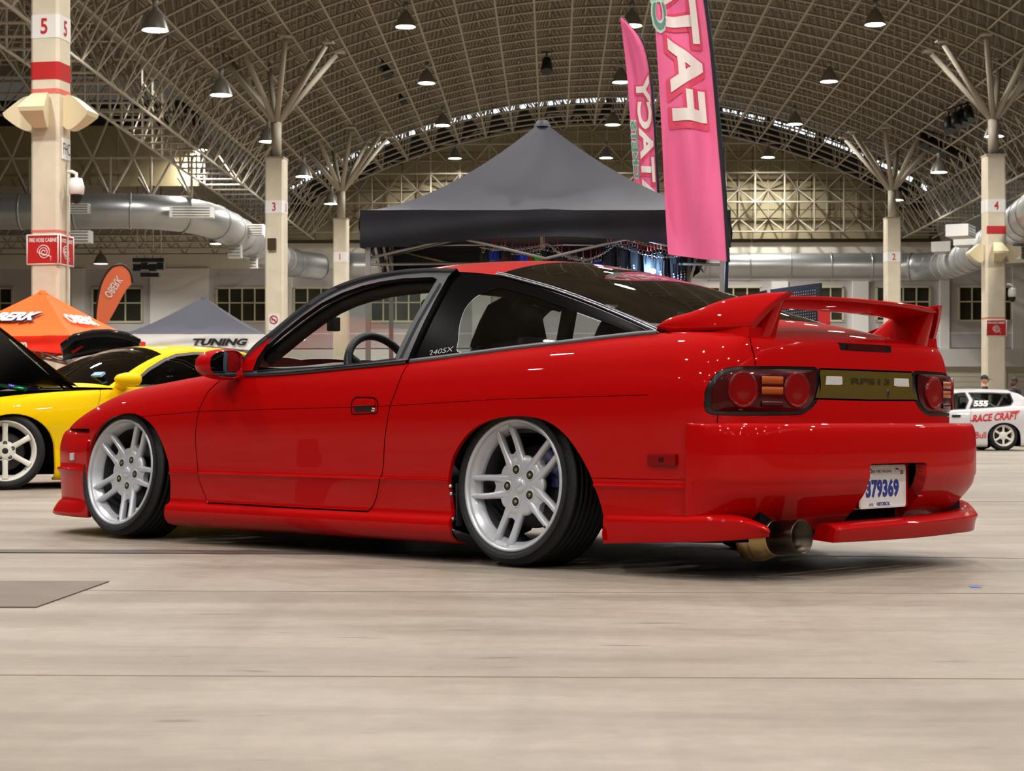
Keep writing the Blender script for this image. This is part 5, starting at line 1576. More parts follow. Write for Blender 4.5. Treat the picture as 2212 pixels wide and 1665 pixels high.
# ------------------------------------------------------------------ background cars
def bg_car(root, paint, st, lv, seg, arch_r, arch_f, door_poly, rail, ctr, ws_x, door_win, quarter_win, roof_rear, glassm, hood=True, nu=170, frame=None, wheel=None, wheels=(), cabin=True, rear_glass=None):
    frame = frame or SATIN
    b = grid_bm(side_loop(st, nu, lv, seg), flip=True)
    cut_hole(b, arch_r, ok=lambda c: c.y > .3); cut_hole(b, arch_f, ok=lambda c: c.y > .3)
    cut_panel(b, door_poly, 1, gap=.008, ok=lambda c: c.y > .3)
    skin('body_shell', take(b, 0, both=True, rim=.02), paint, root)
    dl_ = skin('door', take(b, 1, rim=.02), paint, root, 'left door'); skin('door', take(b, 1, mirror=True, rim=.02), paint, root, 'right door')
    inn = grid_bm(side_loop(st, 90, [(k, v, o-.03, w) for k, v, o, w in lv], [1]*(len(lv)-1)), flip=True)
    ci = fcent(inn, XZ); drop(inn, inside(arch_r, ci) | inside(arch_f, ci))
    skin('gap_shade_shell', take(inn, both=True), GAPM, root)  # added dark sheet, paints the shade in the door gaps
    g = np.array(st, float)
    if hood:
        Gl = curve(g[13:, 2:], 40)
        skin('hood', take(grid_bm([[(p[0], p[1]*k, p[2]+.03*min(1, p[1]/.6)*(1-k**2.4)) for k in np.linspace(1, 0, 10)] for p in Gl], flip=True), both=True), paint, root)
    TG, S = top_loft(rail, ctr, 120, 18)
    o = np.argsort(g[4:17, 2]); gx = g[4:17][o]
    B = np.c_[S[:, 0], np.interp(S[:, 0], gx[:, 2], gx[:, 3])-.004, np.interp(S[:, 0], gx[:, 2], gx[:, 4])]
    sgd = side_glass(S, B, .012, 18)
    tp = grid_bm(TG)
    lay = tp.faces.layers.int['part']
    wx0, wx1 = ws_x
    rl = np.array(rail)
    cut_line(tp, [(wx0, -.1), (wx0, .8)], XY, closed=False); cut_line(tp, [(roof_rear, -.1), (roof_rear, .8)], XY, closed=False)
    xs_ = np.linspace(wx0, wx1, 12)
    yr = np.interp(xs_, rl[::-1, 0], rl[::-1, 1])-.055
    cut_panel(tp, [(wx0-.005, -.03)]+[(x, y) for x, y in zip(xs_, yr)]+[(wx1+.14, .4), (wx1+.2, -.03)], 1, XY, gap=.006)
    xr_ = np.linspace(roof_rear-.02, rl[-1, 0]+.04, 12); yq = np.interp(xr_, rl[::-1, 0], rl[::-1, 1])-.06
    cut_panel(tp, [(roof_rear-.02, -.03)]+[(x, y) for x, y in zip(xr_, yq)]+[(rl[-1, 0]+.03, -.03)], 2, XY, gap=.006)
    skin('roof', take(tp, 0, both=True), paint, root)
    skin('windscreen', take(tp, 1, both=True), glassm, root); skin('rear_window', take(tp, 2, both=True), rear_glass or glassm, root)
    sgb = grid_bm(sgd, flip=True)
    cut_panel(sgb, offset_poly(door_win, .022), 3, XZ, gap=.003)
    cut_panel(sgb, door_win, 1, XZ, gap=.004)
    if quarter_win: 
        cut_panel(sgb, offset_poly(quarter_win, .022), 3, XZ, gap=.003)
        cut_panel(sgb, quarter_win, 2, XZ, gap=.004)
    for sd in (0, 1):
        skin('window_pillars', take(sgb, 0, mirror=sd), paint, root)
        skin('door_window', take(sgb, 1, mirror=sd), glassm, root)
        skin('window_seal', take(sgb, 3, mirror=sd), frame, root)
        if quarter_win: skin('quarter_window', take(sgb, 2, mirror=sd), glassm, root)
    ub = MB(); L0, L1 = g[:, 0].min(), g[:, 0].max()
    ub.box(((L0+L1)/2, 0, .30), (L1-L0-.5, 1.0, .30)); ub.build('underbody', UNDER, root)
    # tail deck
    lipc = curve(g[0:6, 2:], 30); fx, fz = ctr[-1][0], ctr[-1][2]; rows = []
    for p in lipc:
        k = min(1, p[1]/max(1e-6, lipc[:, 1].max()))
        x1 = max(p[0], fx-.03*k); z1 = fz-(fz-rail[-1][2])*k**2
        rows.append([(p[0]+(x1-p[0])*s, p[1], p[2]+(z1-p[2])*(1-(1-s)**1.5)) for s in np.linspace(0, 1, 8)])
    skin('boot_lid', take(grid_bm(rows), both=True), paint, root)
    if cabin:
        m = MB()
        for s in (1, -1):
            m.path([(.55, s*.36, .30), (.48, s*.36, .55), (.42, s*.36, .80), (.39, s*.36, .92)], [.17, .20, .16, .09], 10)
        m.build('front_seat', CABIN, root)
        m = MB(); m.box((1.45, 0, .72), (.35, 1.3, .14)); m.build('dashboard', CABIN, root)
        m = MB(); m.path([Vector((1.1, .36, .78))+Matrix.Rotation(R(-65), 3, 'Y') @ Vector((.17*math.cos(t), .17*math.sin(t), 0)) for t in np.linspace(0, 2*math.pi, 25)[:-1]], .015, 6, closed=True); m.build('steering_wheel', CABIN, root)
    w0_ = None
    for k, (x, y, z, rx, rz, spin) in enumerate(wheels):
        if w0_ is None: o = w0_ = tyre_and_rim(root, wheel)
        else: o = copy_tree(w0_, root)
        o.rotation_mode = 'YXZ'; o.location = (x, y, z); o.rotation_euler = (R(rx), R(spin), R(rz))
        o['label'] = '%s wheel' % (('front' if x > 1 else 'rear')+(' left' if y > 0 else ' right'))
    for xc in (wheels[0][0], wheels[1][0]):
        m = MB()
        for s in (1, -1):
            rows = [[(xc+.37*math.cos(a), s*y, .27+.36*math.sin(a)) for y in (.80, .48)] for a in np.linspace(-.2, math.pi+.2, 17)]
            m.grid(rows); m.add([r[1] for r in rows], [tuple(range(17))])
        m.build('wheel_well', UNDER, root)
    return dl_, S, B
LVB = [('z', .07, -.05, 0), ('z', .085, -.01, 0), ('z', .16, .008, 0), ('z', .30, -.002, 0), ('z', .314, -.004, 0), ('f', .22, -.002, 0), ('f', .45, .003, 0), ('f', .62, .0, .02), ('f', .80, -.003, .18), ('f', .92, 0, .5), ('f', 1.0, 0, 1.0)]
SEGB = [1, 2, 2, 2, 1, 4, 4, 3, 4, 3, 3]
def arch(xc, r, z0=.29, zb=.04):
    return [(xc+r, zb), (xc+r, z0-.02)]+[(xc+r*math.cos(t), z0+r*.82*math.sin(t)) for t in np.linspace(0, math.pi, 21)]+[(xc-r, z0-.02), (xc-r, zb)]
# --- yellow coupe, hood up, nose to the left and towards us
PSY = R(42)
hy = math.pi+PSY+YAW
wp = P(21, 1058, 14.6)
off = Matrix.Rotation(hy, 3, 'Z') @ Vector((2.525, .775, 0))
yel = thing('coupe_car', 'yellow coupe with open hood and white six-spoke wheels behind the red hatchback', 'car', (wp.x-off.x, wp.y-off.y, 0), hy)
STY = [(-.98, 0, -.97, 0, .90), (-.98, .22, -.97, .22, .90), (-.965, .42, -.955, .40, .90), (-.93, .60, -.92, .57, .902), (-.86, .73, -.85, .66, .904), (-.76, .80, -.74, .70, .902), (-.60, .835, -.58, .715, .894),
       (-.4, .85, -.4, .735, .880), (-.2, .858, -.2, .760, .866), (0, .862, 0, .778, .855), (.3, .860, .3, .790, .842), (.6, .856, .6, .798, .830), (.95, .855, .95, .804, .818), (1.3, .854, 1.3, .806, .806), (1.6, .853, 1.6, .800, .800), (1.9, .853, 1.9, .775, .790),
       (2.2, .856, 2.2, .760, .770), (2.5, .856, 2.5, .752, .742), (2.75, .845, 2.75, .738, .708), (2.95, .815, 2.95, .71, .672), (3.12, .75, 3.10, .66, .636), (3.26, .64, 3.22, .56, .606), (3.36, .45, 3.31, .40, .588), (3.40, .22, 3.35, .2, .58), (3.41, 0, 3.36, 0, .578)]
RAILY = [(1.62, .785, .815), (1.45, .735, .905), (1.25, .675, 1.005), (1.05, .620, 1.085), (.9, .585, 1.13), (.7, .570, 1.155), (.4, .568, 1.158), (.1, .580, 1.13), (-.15, .610, 1.065), (-.40, .650, .975), (-.60, .690, .905)]
CTRY = [(1.90, 0, .83), (1.66, 0, .95), (1.42, 0, 1.07), (1.2, 0, 1.15), (1.05, 0, 1.185), (.7, 0, 1.212), (.4, 0, 1.212), (.1, 0, 1.185), (-.15, 0, 1.12), (-.40, 0, 1.02), (-.66, 0, .925)]
DOORY = [(.50, .86), (.52, .70), (.56, .40), (.60, .20), (1.72, .20), (1.80, .45), (1.79, .65), (1.72, .83)]
DWY = [(1.42, .845), (1.22, .965), (1.04, 1.048), (.90, 1.092), (.72, 1.115), (.54, 1.118), (.52, .99), (.53, .862)]
QWY = [(.455, 1.118), (.445, .99), (.45, .872), (-.02, .900), (-.18, .945), (-.10, 1.02), (.08, 1.088), (.25, 1.112)]
YW = dict(R=.305, w=.235, lip=.241, face=.096, n=6, phase=R(30), style='six', paint=WWHITE, barrel=WWHITE, capm=RUBBER, caliper=R(60), calm=IRON, inset=.004)
yd, ySr, yB = bg_car(yel, YEL, STY, LVB, SEGB, arch(0, .345, .30), arch(2.525, .350, .315), DOORY, RAILY, CTRY, (1.02, 1.62), DWY, QWY, .02, GL_DARK, hood=False, wheel=YW,
       wheels=((2.525, .695, .302, 3, -26, 0), (0, .70, .302, 3, 0, 12), (2.525, -.695, .302, 3, 154, 0), (0, -.70, .302, 3, 180, 0)))
for s in (1, -1):
    m = MB(); rows = []
    for a, k in ((-.05, .5), (-.045, .9), (-.01, 1.0), (.05, .95), (.11, .7), (.14, .3), (.145, .05)):
        rows.append([(1.52+a, s*(.915+.105*k*math.cos(t)), .885+.058*k*math.sin(t)) for t in np.linspace(0, 2*math.pi, 17)])
    m.grid(rows); m.add(rows[0][:-1], [tuple(range(16))]); m.path([(1.55, s*.86, .865), (1.54, s*.78, .835)], [.04, .055], 8); m.build('side_mirror', YEL, yel)
m = MB(); rows = []   # raised hood hinged at the cowl
hA, hB = Vector((1.88, 0, .82)), Vector((2.66, 0, 1.37))
for k in np.linspace(0, 1, 10):
    c = hA.lerp(hB, k)
    w = .70-.06*k
    rows.append([(c.x-.05*(1-(y/w)**2), y, c.z+.04*(1-(y/w)**2)) for y in np.linspace(-w, w, 13)])
m.grid(rows); hd_ = m.build('hood', YEL, yel)
m = MB(); m.grid([[(x+.016, y*.985, z-.016) for x, y, z in r] for r in rows]); m.build('hood_underside', mat('hood_liner', (34, 30, 24), rough=.5), hd_)
m = MB(); m.tube((1.95, .60, .80), (2.45, .62, 1.20), .008, 6); m.build('hood_strut', CHROME, yel)
m = MB(); m.box((2.55, 0, .60), (1.3, 1.30, .10)); m.box((1.96, 0, .72), (.10, 1.36, .16)); m.build('engine_bay', UNDER, yel)
m = MB(); m.box((2.55, 0, .66), (.55, .5, .16)); m.build('engine', IRON, yel, bevel=.02)
m = MB(); m.tube((2.25, .50, .80), (2.25, 0, .84), .018, 8); m.build('strut_brace', mat('green_anodised', (40, 170, 90), rough=.25, metal=.8), yel)
m = MB(); m.tube((2.18, .0, .84), (2.2, -.5, .80), .018, 8); m.tube((2.06, .36, .79), (2.30, .30, .83), .02, 8); m.build('strut_brace', mat('violet_anodised', (110, 100, 220), rough=.25, metal=.8), yel)
m = MB(); m.lathe([(.0005, .05), (.11, .05), (.13, .03), (.13, -.03)], 24, Matrix.Translation((2.55, -.48, .80))); m.build('strut_tower_cap', WWHITE, yel)
m = MB(); m.path([(1.90, .55, .83), (1.84, .10, .885), (1.82, -.30, .88)], .010, 6); m.path([(1.93, .1, .83), (1.86, -.35, .88), (1.83, -.6, .85)], .010, 6); m.build('wiper', RUBBER, yel)
MB().box((1.60, .52, .93), (.02, .16, .05), Matrix.Rotation(R(-55), 3, 'Y')).build('windscreen_badge', mat('pale_blue_badge', (150, 190, 230), rough=.3), yel)
# --- white race hatchback at right, side on
wy = P(2168, 972, 35.5)
hw = math.pi+YAW+R(2)
off = Matrix.Rotation(hw, 3, 'Z') @ Vector((0, .80, 0))
whi = thing('race_hatchback', 'white race hatchback with red lettering and number 555, at far right behind the red bumper', 'car', (wy.x-off.x, wy.y-off.y, 0), hw)
STW = [(-.66, 0, -.65, 0, .87), (-.66, .25, -.65, .25, .87), (-.655, .45, -.645, .43, .87), (-.63, .62, -.63, .58, .872), (-.58, .74, -.60, .66, .874), (-.50, .80, -.55, .70, .872), (-.36, .83, -.40, .725, .862), (-.2, .842, -.2, .745, .848), (0, .846, 0, .758, .834), (.2, .846, .2, .766, .820), (.45, .845, .45, .773, .805), (.7, .845, .7, .778, .792), (1.0, .845, 1.0, .782, .780), (1.35, .845, 1.35, .784, .772), (1.65, .845, 1.65, .775, .77), (1.95, .845, 1.95, .755, .765),
       (2.25, .845, 2.25, .742, .745), (2.5, .845, 2.5, .735, .718), (2.75, .835, 2.75, .72, .68), (2.95, .80, 2.95, .69, .64), (3.1, .74, 3.08, .64, .60), (3.23, .64, 3.20, .55, .57), (3.32, .46, 3.28, .40, .55), (3.36, .22, 3.32, .2, .54), (3.37, 0, 3.33, 0, .54)]
RAILW = [(1.85, .765, .775), (1.62, .715, .88), (1.40, .665, .985), (1.2, .62, 1.065), (1.0, .585, 1.115), (.7, .57, 1.145), (.3, .57, 1.150), (-.05, .58, 1.135), (-.30, .60, 1.105), (-.45, .635, 1.02), (-.56, .67, .92), (-.60, .69, .876)]
CTRW = [(2.10, 0, .80), (1.85, 0, .925), (1.6, 0, 1.035), (1.37, 0, 1.115), (1.15, 0, 1.165), (.7, 0, 1.195), (.3, 0, 1.20), (-.05, 0, 1.19), (-.34, 0, 1.165), (-.52, 0, 1.07), (-.63, 0, .95), (-.66, 0, .885)]
DOORW = [(.62, .83), (.66, .60), (.66, .20), (1.80, .20), (1.82, .55), (1.80, .76)]
DWW = [(1.66, .80), (1.40, .93), (1.19, 1.015), (1.0, 1.068), (.76, 1.098), (.70, 1.098), (.66, .97), (.745, .805)]
QWW = [(.60, 1.098), (.54, .97), (.62, .825), (.30, .842), (0.0, .862), (-.15, .885), (-.20, .95), (-.17, 1.085), (.2, 1.098)]
WW = dict(R=.285, w=.20, lip=.205, face=.075, n=6, phase=R(30), style='six', paint=WWHITE, barrel=WWHITE, capm=RUBBER, caliper=R(60), calm=IRON, detail=False)
wd, wS, wB = bg_car(whi, WHT, STW, LVB, SEGB, arch(0, .325, .27), arch(2.57, .325, .28), DOORW, RAILW, CTRW, (1.12, 1.82), DWW, QWW, -.28, glass('race_window', (.85, .95, .92), .55), wheel=WW, cabin=True,
       wheels=((0, .715, .285, 1, 0, 0), (2.57, .715, .285, 1, 0, 15), (0, -.715, .285, 1, 180, 0), (2.57, -.715, .285, 1, 180, 0)))
LR = mat('race_red', (204, 30, 38), rough=.4)
fs_ = lambda x0, z0, y0=.853: (lambda u, v: (x0-u, y0, z0+v))
lettering('RACE CRAFT', lambda u, v: (.17-u, .853-max(0, v+.62-.62)*.10, .645+v+.07*u), LR, whi, .2, width=.90, height=.145, shear=.25, offset=.006)
m = MB(); m.add([(.66, .8545, .585), (.20, .8545, .598), (.66, .8545, .565)], [(0, 1, 2)]); m.add([(.36, .846, .725), (-.32, .838, .775), (-.30, .838, .752)], [(0, 1, 2)]); m.build('red_flash', LR, whi)
lettering('Red Bull', fs_(.60, .30, .856), LR, whi, .2, width=.50, height=.125, offset=.002)
def w_y(x, z):
    i = int(np.argmin(abs(wS[:, 0]-x))); b, s = wB[i], wS[i]; k = (z-b[2])/(s[2]-b[2]); return b[1]+(s[1]-b[1])*k+.012*4*k*(1-k)+.006
lettering('555', lambda u, v: (.42-u, w_y(.42, .90)+(w_y(.42, .96)-w_y(.42, .90))/.06*v, .905+v), WHITEP, whi, .15, width=.30, height=.115, shear=.2, offset=.008)
m = MB(); m.path([(.30, .45, .35), (-.10, .50, 1.08)], .024, 8); m.path([(.50, .5, .3), (.50, .52, 1.05), (.50, -.52, 1.05), (.50, -.5, .3)], .024, 8); m.path([(.50, .5, 1.04), (-.45, .52, .6)], .024, 8); m.build('roll_cage', WHT, whi)
m = MB(); m.prism(round_poly([(-.085, -.022), (.085, -.022), (.085, .022), (-.085, .022)], .02), (0, .016), lambda u, v, w: (.93+u, .846+w, .665+v)); m.build('door_handle', RUBBER, wd)
for s in (1, -1):
    m = MB(); m.prism(round_poly([(-.09, -.07), (.10, -.07), (.10, .07), (-.09, .07)], .03), (0, .02), lambda u, v, w: (-.56+u*.7, s*(.765+.10*u+w), .66+v)); m.build('tail_lamp', LRED, whi)
m = MB(); m.prism([(-.12, 0), (.20, .02), (.20, .03), (-.12, .025)], (-.58, .58), lambda u, v, w: (-.36-u, w, 1.165+v)); m.build('roof_spoiler', mat('carbon_grey', (70, 70, 74), rough=.35), whi)
# --- black hatchback behind the yellow coupe with its tailgate raised
bp_ = P(222, 760, 21.5)
bla = thing('black_hatchback', 'black hatchback with raised tailgate, seen over the yellow coupe roof', 'car', (bp_.x+.8, bp_.y+.9, 0), R(140))
bg_car(bla, BLKP, STW, LVB, SEGB, arch(0, .325, .27), arch(2.57, .325, .28), DOORW, RAILW, CTRW, (1.12, 1.82), DWW, QWW, -.28, GL_DARK, nu=110, wheel=dict(WW, paint=IRON, barrel=IRON), cabin=False,
       wheels=((0, .715, .285, 1, 0, 0), (2.57, .715, .285, 1, 0, 15), (0, -.715, .285, 1, 180, 0), (2.57, -.715, .285, 1, 180, 0)))
Mi = (Matrix.Translation(bla.location) @ Matrix.Rotation(R(140), 4, 'Z')).inverted()
m = MB(); top_ = [(133, 747), (160, 726), (200, 717), (234, 716), (272, 722), (302, 738)]; bot_ = [(136, 775), (160, 770), (200, 762), (234, 758), (272, 756), (302, 757)]
m.grid([[Mi @ P(x0+(x1-x0)*k, y0+(y1-y0)*k, 21.0+.55*math.sin(k*1.4)) for k in np.linspace(0, 1, 7)] for (x0, y0), (x1, y1) in zip(top_, bot_)])
tg_ = m.build('tailgate', BLKP, bla)
md = tg_.modifiers.new('thick', 'SOLIDIFY'); md.thickness = .06; md.offset = 0
m = MB(); m.add([Mi @ P(153, 759, 20.95), Mi @ P(176, 747, 20.95), Mi @ P(181, 748, 20.95), Mi @ P(158, 764, 20.95)], [(0, 1, 2, 3)]); m.build('tail_lamp', LRED3, bla)
# ------------------------------------------------------------------ pop-up tents
ALU = mat('tent_aluminium', (150, 148, 146), rough=.45, metal=.6)
CHARC = mat('black_tent_cloth', (42, 42, 54), rough=.55, sheen=.2, spec=.4, bump=.15, bscale=3.0)
def fabric(name, rgb, **k): return mat(name, rgb, rough=.75, spec=.25, **k)
def tent(name, label, c, yaw, half, zp, ze, vh, roofm, valm, n=14, pw=1.5, sag=.0, under=None):
    t = thing(name, label, 'tent', (c.x, c.y, 0), yaw)
    def rp(s, q):                     # s 0 peak..1 eave, q -1..1 across the side
        d = 1-(1-s)**pw
        return s*half, q*s*half*(1-.0*s), zp-(zp-ze)*d-sag*(1-q*q)*s
    for k in range(4):
        M4 = Matrix.Rotation(k*math.pi/2-math.pi/2, 3, 'Z')
        m = MB(); G = []
        for s in np.linspace(.02, 1, n):
            row = []
            for q in np.linspace(-1, 1, 13):
                x, y, z = rp(s, q)
                z -= .05*(1-q*q)*math.sin(math.pi*s)+.012*math.sin(9*q+11*s+k)*s*(1-q*q)
                row.append(M4 @ Vector((x, y, z)))
            G.append(row)
        m.grid(G); m.build('roof_panel', roofm, t)
        m = MB(); G = []
        for r in np.linspace(0, 1, 9):
            row = []
            for q in np.linspace(-1, 1, 31):
                x, y, z = rp(1, q)
                w = .022*math.sin(r*6+q*3+k)*r+.012*math.sin(q*17+k)*r
                row.append(M4 @ Vector((x+.012+w, y*1.008, z-(vh-(.09*vh/.3)*(1-q*q)**2)*r)))
            G.append(row)
        m.grid(G); m.build('valance', valm, t)
        m = MB(); cx_, cy_ = M4 @ Vector((half-.05, half-.05, 0)) if False else (M4 @ Vector((half-.05, half-.05, 0)))[:2]
        m.box((cx_, cy_, ze/2), (.042, .042, ze)); m.box((cx_, cy_, .01), (.12, .12, .02)); m.build('leg', ALU, t)
        m = MB()
        for j in range(2):
            y0 = -half+.05+j*(half-.05); y1 = y0+half-.05; x = half-.05
            m.tube(M4 @ Vector((x, y0, ze-.04)), M4 @ Vector((x, y1, ze-.40)), .013, 6); m.tube(M4 @ Vector((x, y0, ze-.40)), M4 @ Vector((x, y1, ze-.04)), .013, 6)
        m.build('truss_bar', ALU, t)
        m = MB(); a = M4 @ Vector((half-.06, half-.06, ze-.1)); m.tube(a, (0, 0, ze+.10), .014, 6); m.tube(a-Vector((0, 0, .35)), (0, 0, ze-.30), .014, 6); m.build('roof_strut', ALU, t)
    m = MB(); m.tube((0, 0, ze-.40), (0, 0, zp-.03), .02, 8); m.build('peak_pole', ALU, t)
    MB().lathe([(.0005, zp+.004), (.05, zp), (.085, zp-.06)], 16).build('peak_cap', roofm, t)
    return t
tc = c2w(.28, 17.06)
tent('canopy_tent', 'large black pop-up canopy tent with hanging merchandise behind the red car', tc, YAW, 1.54, 3.31, 2.31, .315, CHARC, mat('black_valance_cloth', (20, 21, 30), rough=.6, spec=.3))
# blue tinted inner sheet is the underside seen below the valance
m = MB(); 
ORG = fabric('orange_tent_cloth', (255, 104, 44)); ORG2 = fabric('orange_red_valance', (248, 46, 22))
t2c = P(92, 914, 29.6); t2c.z = 0
OY = R(-16)+YAW
t2 = tent('canopy_tent', 'orange pop-up tent with white lettering at far left', t2c, OY, 1.19, 2.65, 1.86, .28, ORG, ORG2, pw=1.15)
def tent_face(half, zp, ze, pw, side):
    M4 = Matrix.Rotation(side, 3, 'Z')
    def f(u, zc, v):
        z = zc+v; s = 1-(1-(zp-z)/(zp-ze))**(1/pw) if z > ze else 1
        return M4 @ Vector((s*half+.03, u, z))
    return f
tf = tent_face(1.19, 2.65, 1.86, 1.15, -math.pi/2)
NAVY = mat('navy_letters', (60, 62, 96), rough=.6)
lettering('OBERK', lambda u, v: tf(u-.17, 2.20, v)+Vector((.03, -.005, -.02)), NAVY, t2, .3, width=1.0, height=.145, shear=.35, offset=.02)
lettering('OBERK', lambda u, v: tf(u-.17, 2.20, v)+Vector((0, -.03, 0)), WHITEP, t2, .3, width=1.0, height=.145, shear=.35, offset=.014)
tf2 = tent_face(1.19, 2.65, 1.86, 1.15, 0)
lettering('OBERK', lambda u, v: tf2(u, 2.17, v), WHITEP, t2, .3, width=.95, height=.15, shear=.35, offset=.014)
lettering('carcare.com', lambda u, v: Vector((u+.02, -1.19-.06, 1.715+v)), WHITEP, t2, .2, width=.88, height=.10, offset=.008)
t3c = P(440, 914, 43.5); t3c.z = 0
t3 = tent('canopy_tent', 'dark grey pop-up tent with white valance beyond the yellow car', t3c, YAW, 1.62, 3.50, 2.54, .38, fabric('grey_tent_cloth', (62, 62, 73)), fabric('white_valance', (232, 230, 228)), pw=1.25)
lettering('TUNING', lambda u, v: Vector((u+.66, -1.62-.06, 2.36+v)), mat('sign_black', (20, 20, 22)), t3, .2, width=1.25, height=.16, shear=.3, offset=.012)
# ------------------------------------------------------------------ flags
PINK = mat('pink_flag_cloth', (240, 112, 160), rough=.7, spec=.2, noise=.05, nscale=2)
def flag_map(left, right, D, wav):
    L_ = curve(np.array(left, float), 60); Rr = curve(np.array(right, float), 60)
    def f(s, q, out=0.0):             # s 0 bottom..1 top, q 0 left..1 right
        a = s*59; i = int(min(58, max(0, a))); k = a-i
        l = L_[i]*(1-k)+L_[i+1]*k; r = Rr[i]*(1-k)+Rr[i+1]*k
        p = l+(r-l)*q
        w = wav*(math.sin(q*5+s*9)+.6*math.sin(q*11-s*5+1))*(q*(1-q)*3+.05)
        return c2w(p[0], D+w-out, p[1])
    return f
def M_(px, py, D): return ((px-CX)/CF*D, CAM_H-(py-CY)/CF*D)
PINKO = mat('rose_outline', (224, 72, 104), rough=.7); CREAM = mat('cream_letters', (236, 226, 222), rough=.7); TEAL = mat('grey_green_letters', (104, 146, 138), rough=.7); MINT = mat('mint_outline', (188, 226, 204), rough=.7)
def feather_flag(label, left, right, D, pole, wav, words, base):
    b = c2w(*base)
    t = thing('feather_flag', label, 'flag', (b.x, b.y, 0))
    f0 = flag_map(left, right, D, wav)
    f = lambda s, q, o=0.0: f0(s, q, o)-t.location
    m = MB(); m.grid([[f(s, q) for q in np.linspace(0, 1, 15)] for s in np.linspace(0, 1, 70)]); m.build('flag_cloth', PINK, t)
    m = MB(); m.grid([[f(s, q, .004) for q in (.955, 1.0)] for s in np.linspace(0, 1, 70)]); m.grid([[f(s, q, -.012) for q in (.96, 1.02)] for s in np.linspace(0, 1, 70)]); m.build('pole_sleeve', mat('black_sleeve', (16, 14, 20), rough=.7), t)
    m = MB(); m.path([c2w(x, D+.02, z)-t.location for x, z in pole], .014, 8); m.build('flag_pole', mat('dark_blue_pole', (30, 42, 62), rough=.35, metal=.4), t)
    m = MB(); m.box((0, 0, .02), (.5, .06, .03)); m.box((0, 0, .02), (.06, .5, .03)); m.build('flag_base', RUBBER, t)
    H = sum(((np.array(left[i+1])-np.array(left[i]))**2).sum()**.5 for i in range(len(left)-1))
    for (txt, s0, s1, qc, wq, mm, om, off, mir) in words:
        g = lambda u, v, o: f(min(1, max(0, (s0+s1)/2+u*(s1-s0))), qc+v*wq, o)
        lettering(txt, lambda u, v: g(u, v+u*0-.03, .007), om, t, 1.0, width=1.06, height=1.16, offset=.085, sub=.12, name='lettering_outline', spacing=.95)
        lettering(txt, lambda u, v: g(u, v, .013), mm, t, 1.0, width=1.0, height=1.0, offset=off, sub=.12, spacing=1.0)
    return t
D1 = 14.5
l1 = [M_(x, y, D1) for x, y in ((1443, 549), (1438, 465), (1430, 300), (1420, 130), (1411, 0), (1404, -110), (1398, -200), (1400, -262))]
r1 = [M_(x, y, D1) for x, y in ((1575, 566), (1566, 420), (1556, 300), (1543, 150), (1524, 0), (1500, -110), (1458, -210), (1402, -264))]
pole1 = [M_(x, y, D1) for x, y in ((1568, 1048), (1569, 640), (1571, 560), (1567, 420), (1557, 300), (1544, 150), (1526, 0), (1502, -110), (1460, -212), (1402, -266))]
feather_flag('tall pink feather flag with large white lettering in front of the black tent', l1, r1, D1, pole1, .07,
    [('FATACE', .335, .93, .50, .62, CREAM, PINKO, .035, 1), ('CKETS', .545, .86, .10, .26, TEAL, MINT, .02, 1)], (pole1[0][0], D1))
D2 = 20.5
l2 = [M_(x, y, D2) for x, y in ((1376, 470), (1370, 400), (1362, 280), (1354, 160), (1345, 80), (1340, 42))]
r2 = [M_(x, y, D2) for x, y in ((1424, 480), (1421, 405), (1415, 290), (1407, 180), (1388, 90), (1342, 36))]
pole2 = [M_(x, y, D2) for x, y in ((1426, 1016), (1425, 600), (1422, 405), (1416, 290), (1408, 180), (1389, 88), (1341, 34))]
feather_flag('narrow pink feather flag rising behind the black tent roof', l2, r2, D2, pole2, .02,
    [('FATACY', .02, .66, .62, .58, CREAM, PINKO, .035, 1), ('CKETS', .22, .46, .14, .24, TEAL, MINT, .02, 1)], (pole2[0][0], D2))
# orange teardrop flag
D3 = 35.0
t = thing('teardrop_flag', 'orange teardrop flag with white lettering beside the orange tent', 'flag', c2w(*[(207-CX)/CF*D3, D3]))
out = [(207, 717), (207, 690), (210, 655), (217, 620), (230, 592), (248, 575), (262, 573), (276, 582), (284, 598), (285, 611), (276, 622), (262, 645), (240, 685), (219, 717)]
cu_ = curve(np.array([P(x, y, D3)[:] for x, y in out]), 70)-np.array(t.location[:])
m = MB(); m.add([tuple(p) for p in cu_], [tuple(range(len(cu_)))]); m.build('flag_cloth', fabric('orange_flag_cloth', (240, 124, 84)), t)
pl_ = [P(x, y, D3)-t.location for x, y in ((207, 974), (206.5, 717), (206.5, 690), (209.5, 655), (216.5, 619), (229.5, 590.5), (248, 573.5), (262, 571.5), (277, 580.5), (285, 597), (286, 611))]
m = MB(); m.path([Vector(p) for p in curve(np.array([p[:] for p in pl_]), 60, smooth=False)], .022, 6); m.build('flag_pole', BLACKN, t)
pa, pb = P(232, 641, D3)-t.location, P(260, 599, D3)-t.location
dx = (pb-pa)/2; cc = (pa+pb)/2; nx = Vector((dx.z, 0, -dx.x)).normalized()
lettering('OBERK', lambda u, v: cc+dx*2*u*.98+nx*v*.16-Vector((0, .02, 0)), WHITEP, t, 1, width=1, height=1, offset=.02)
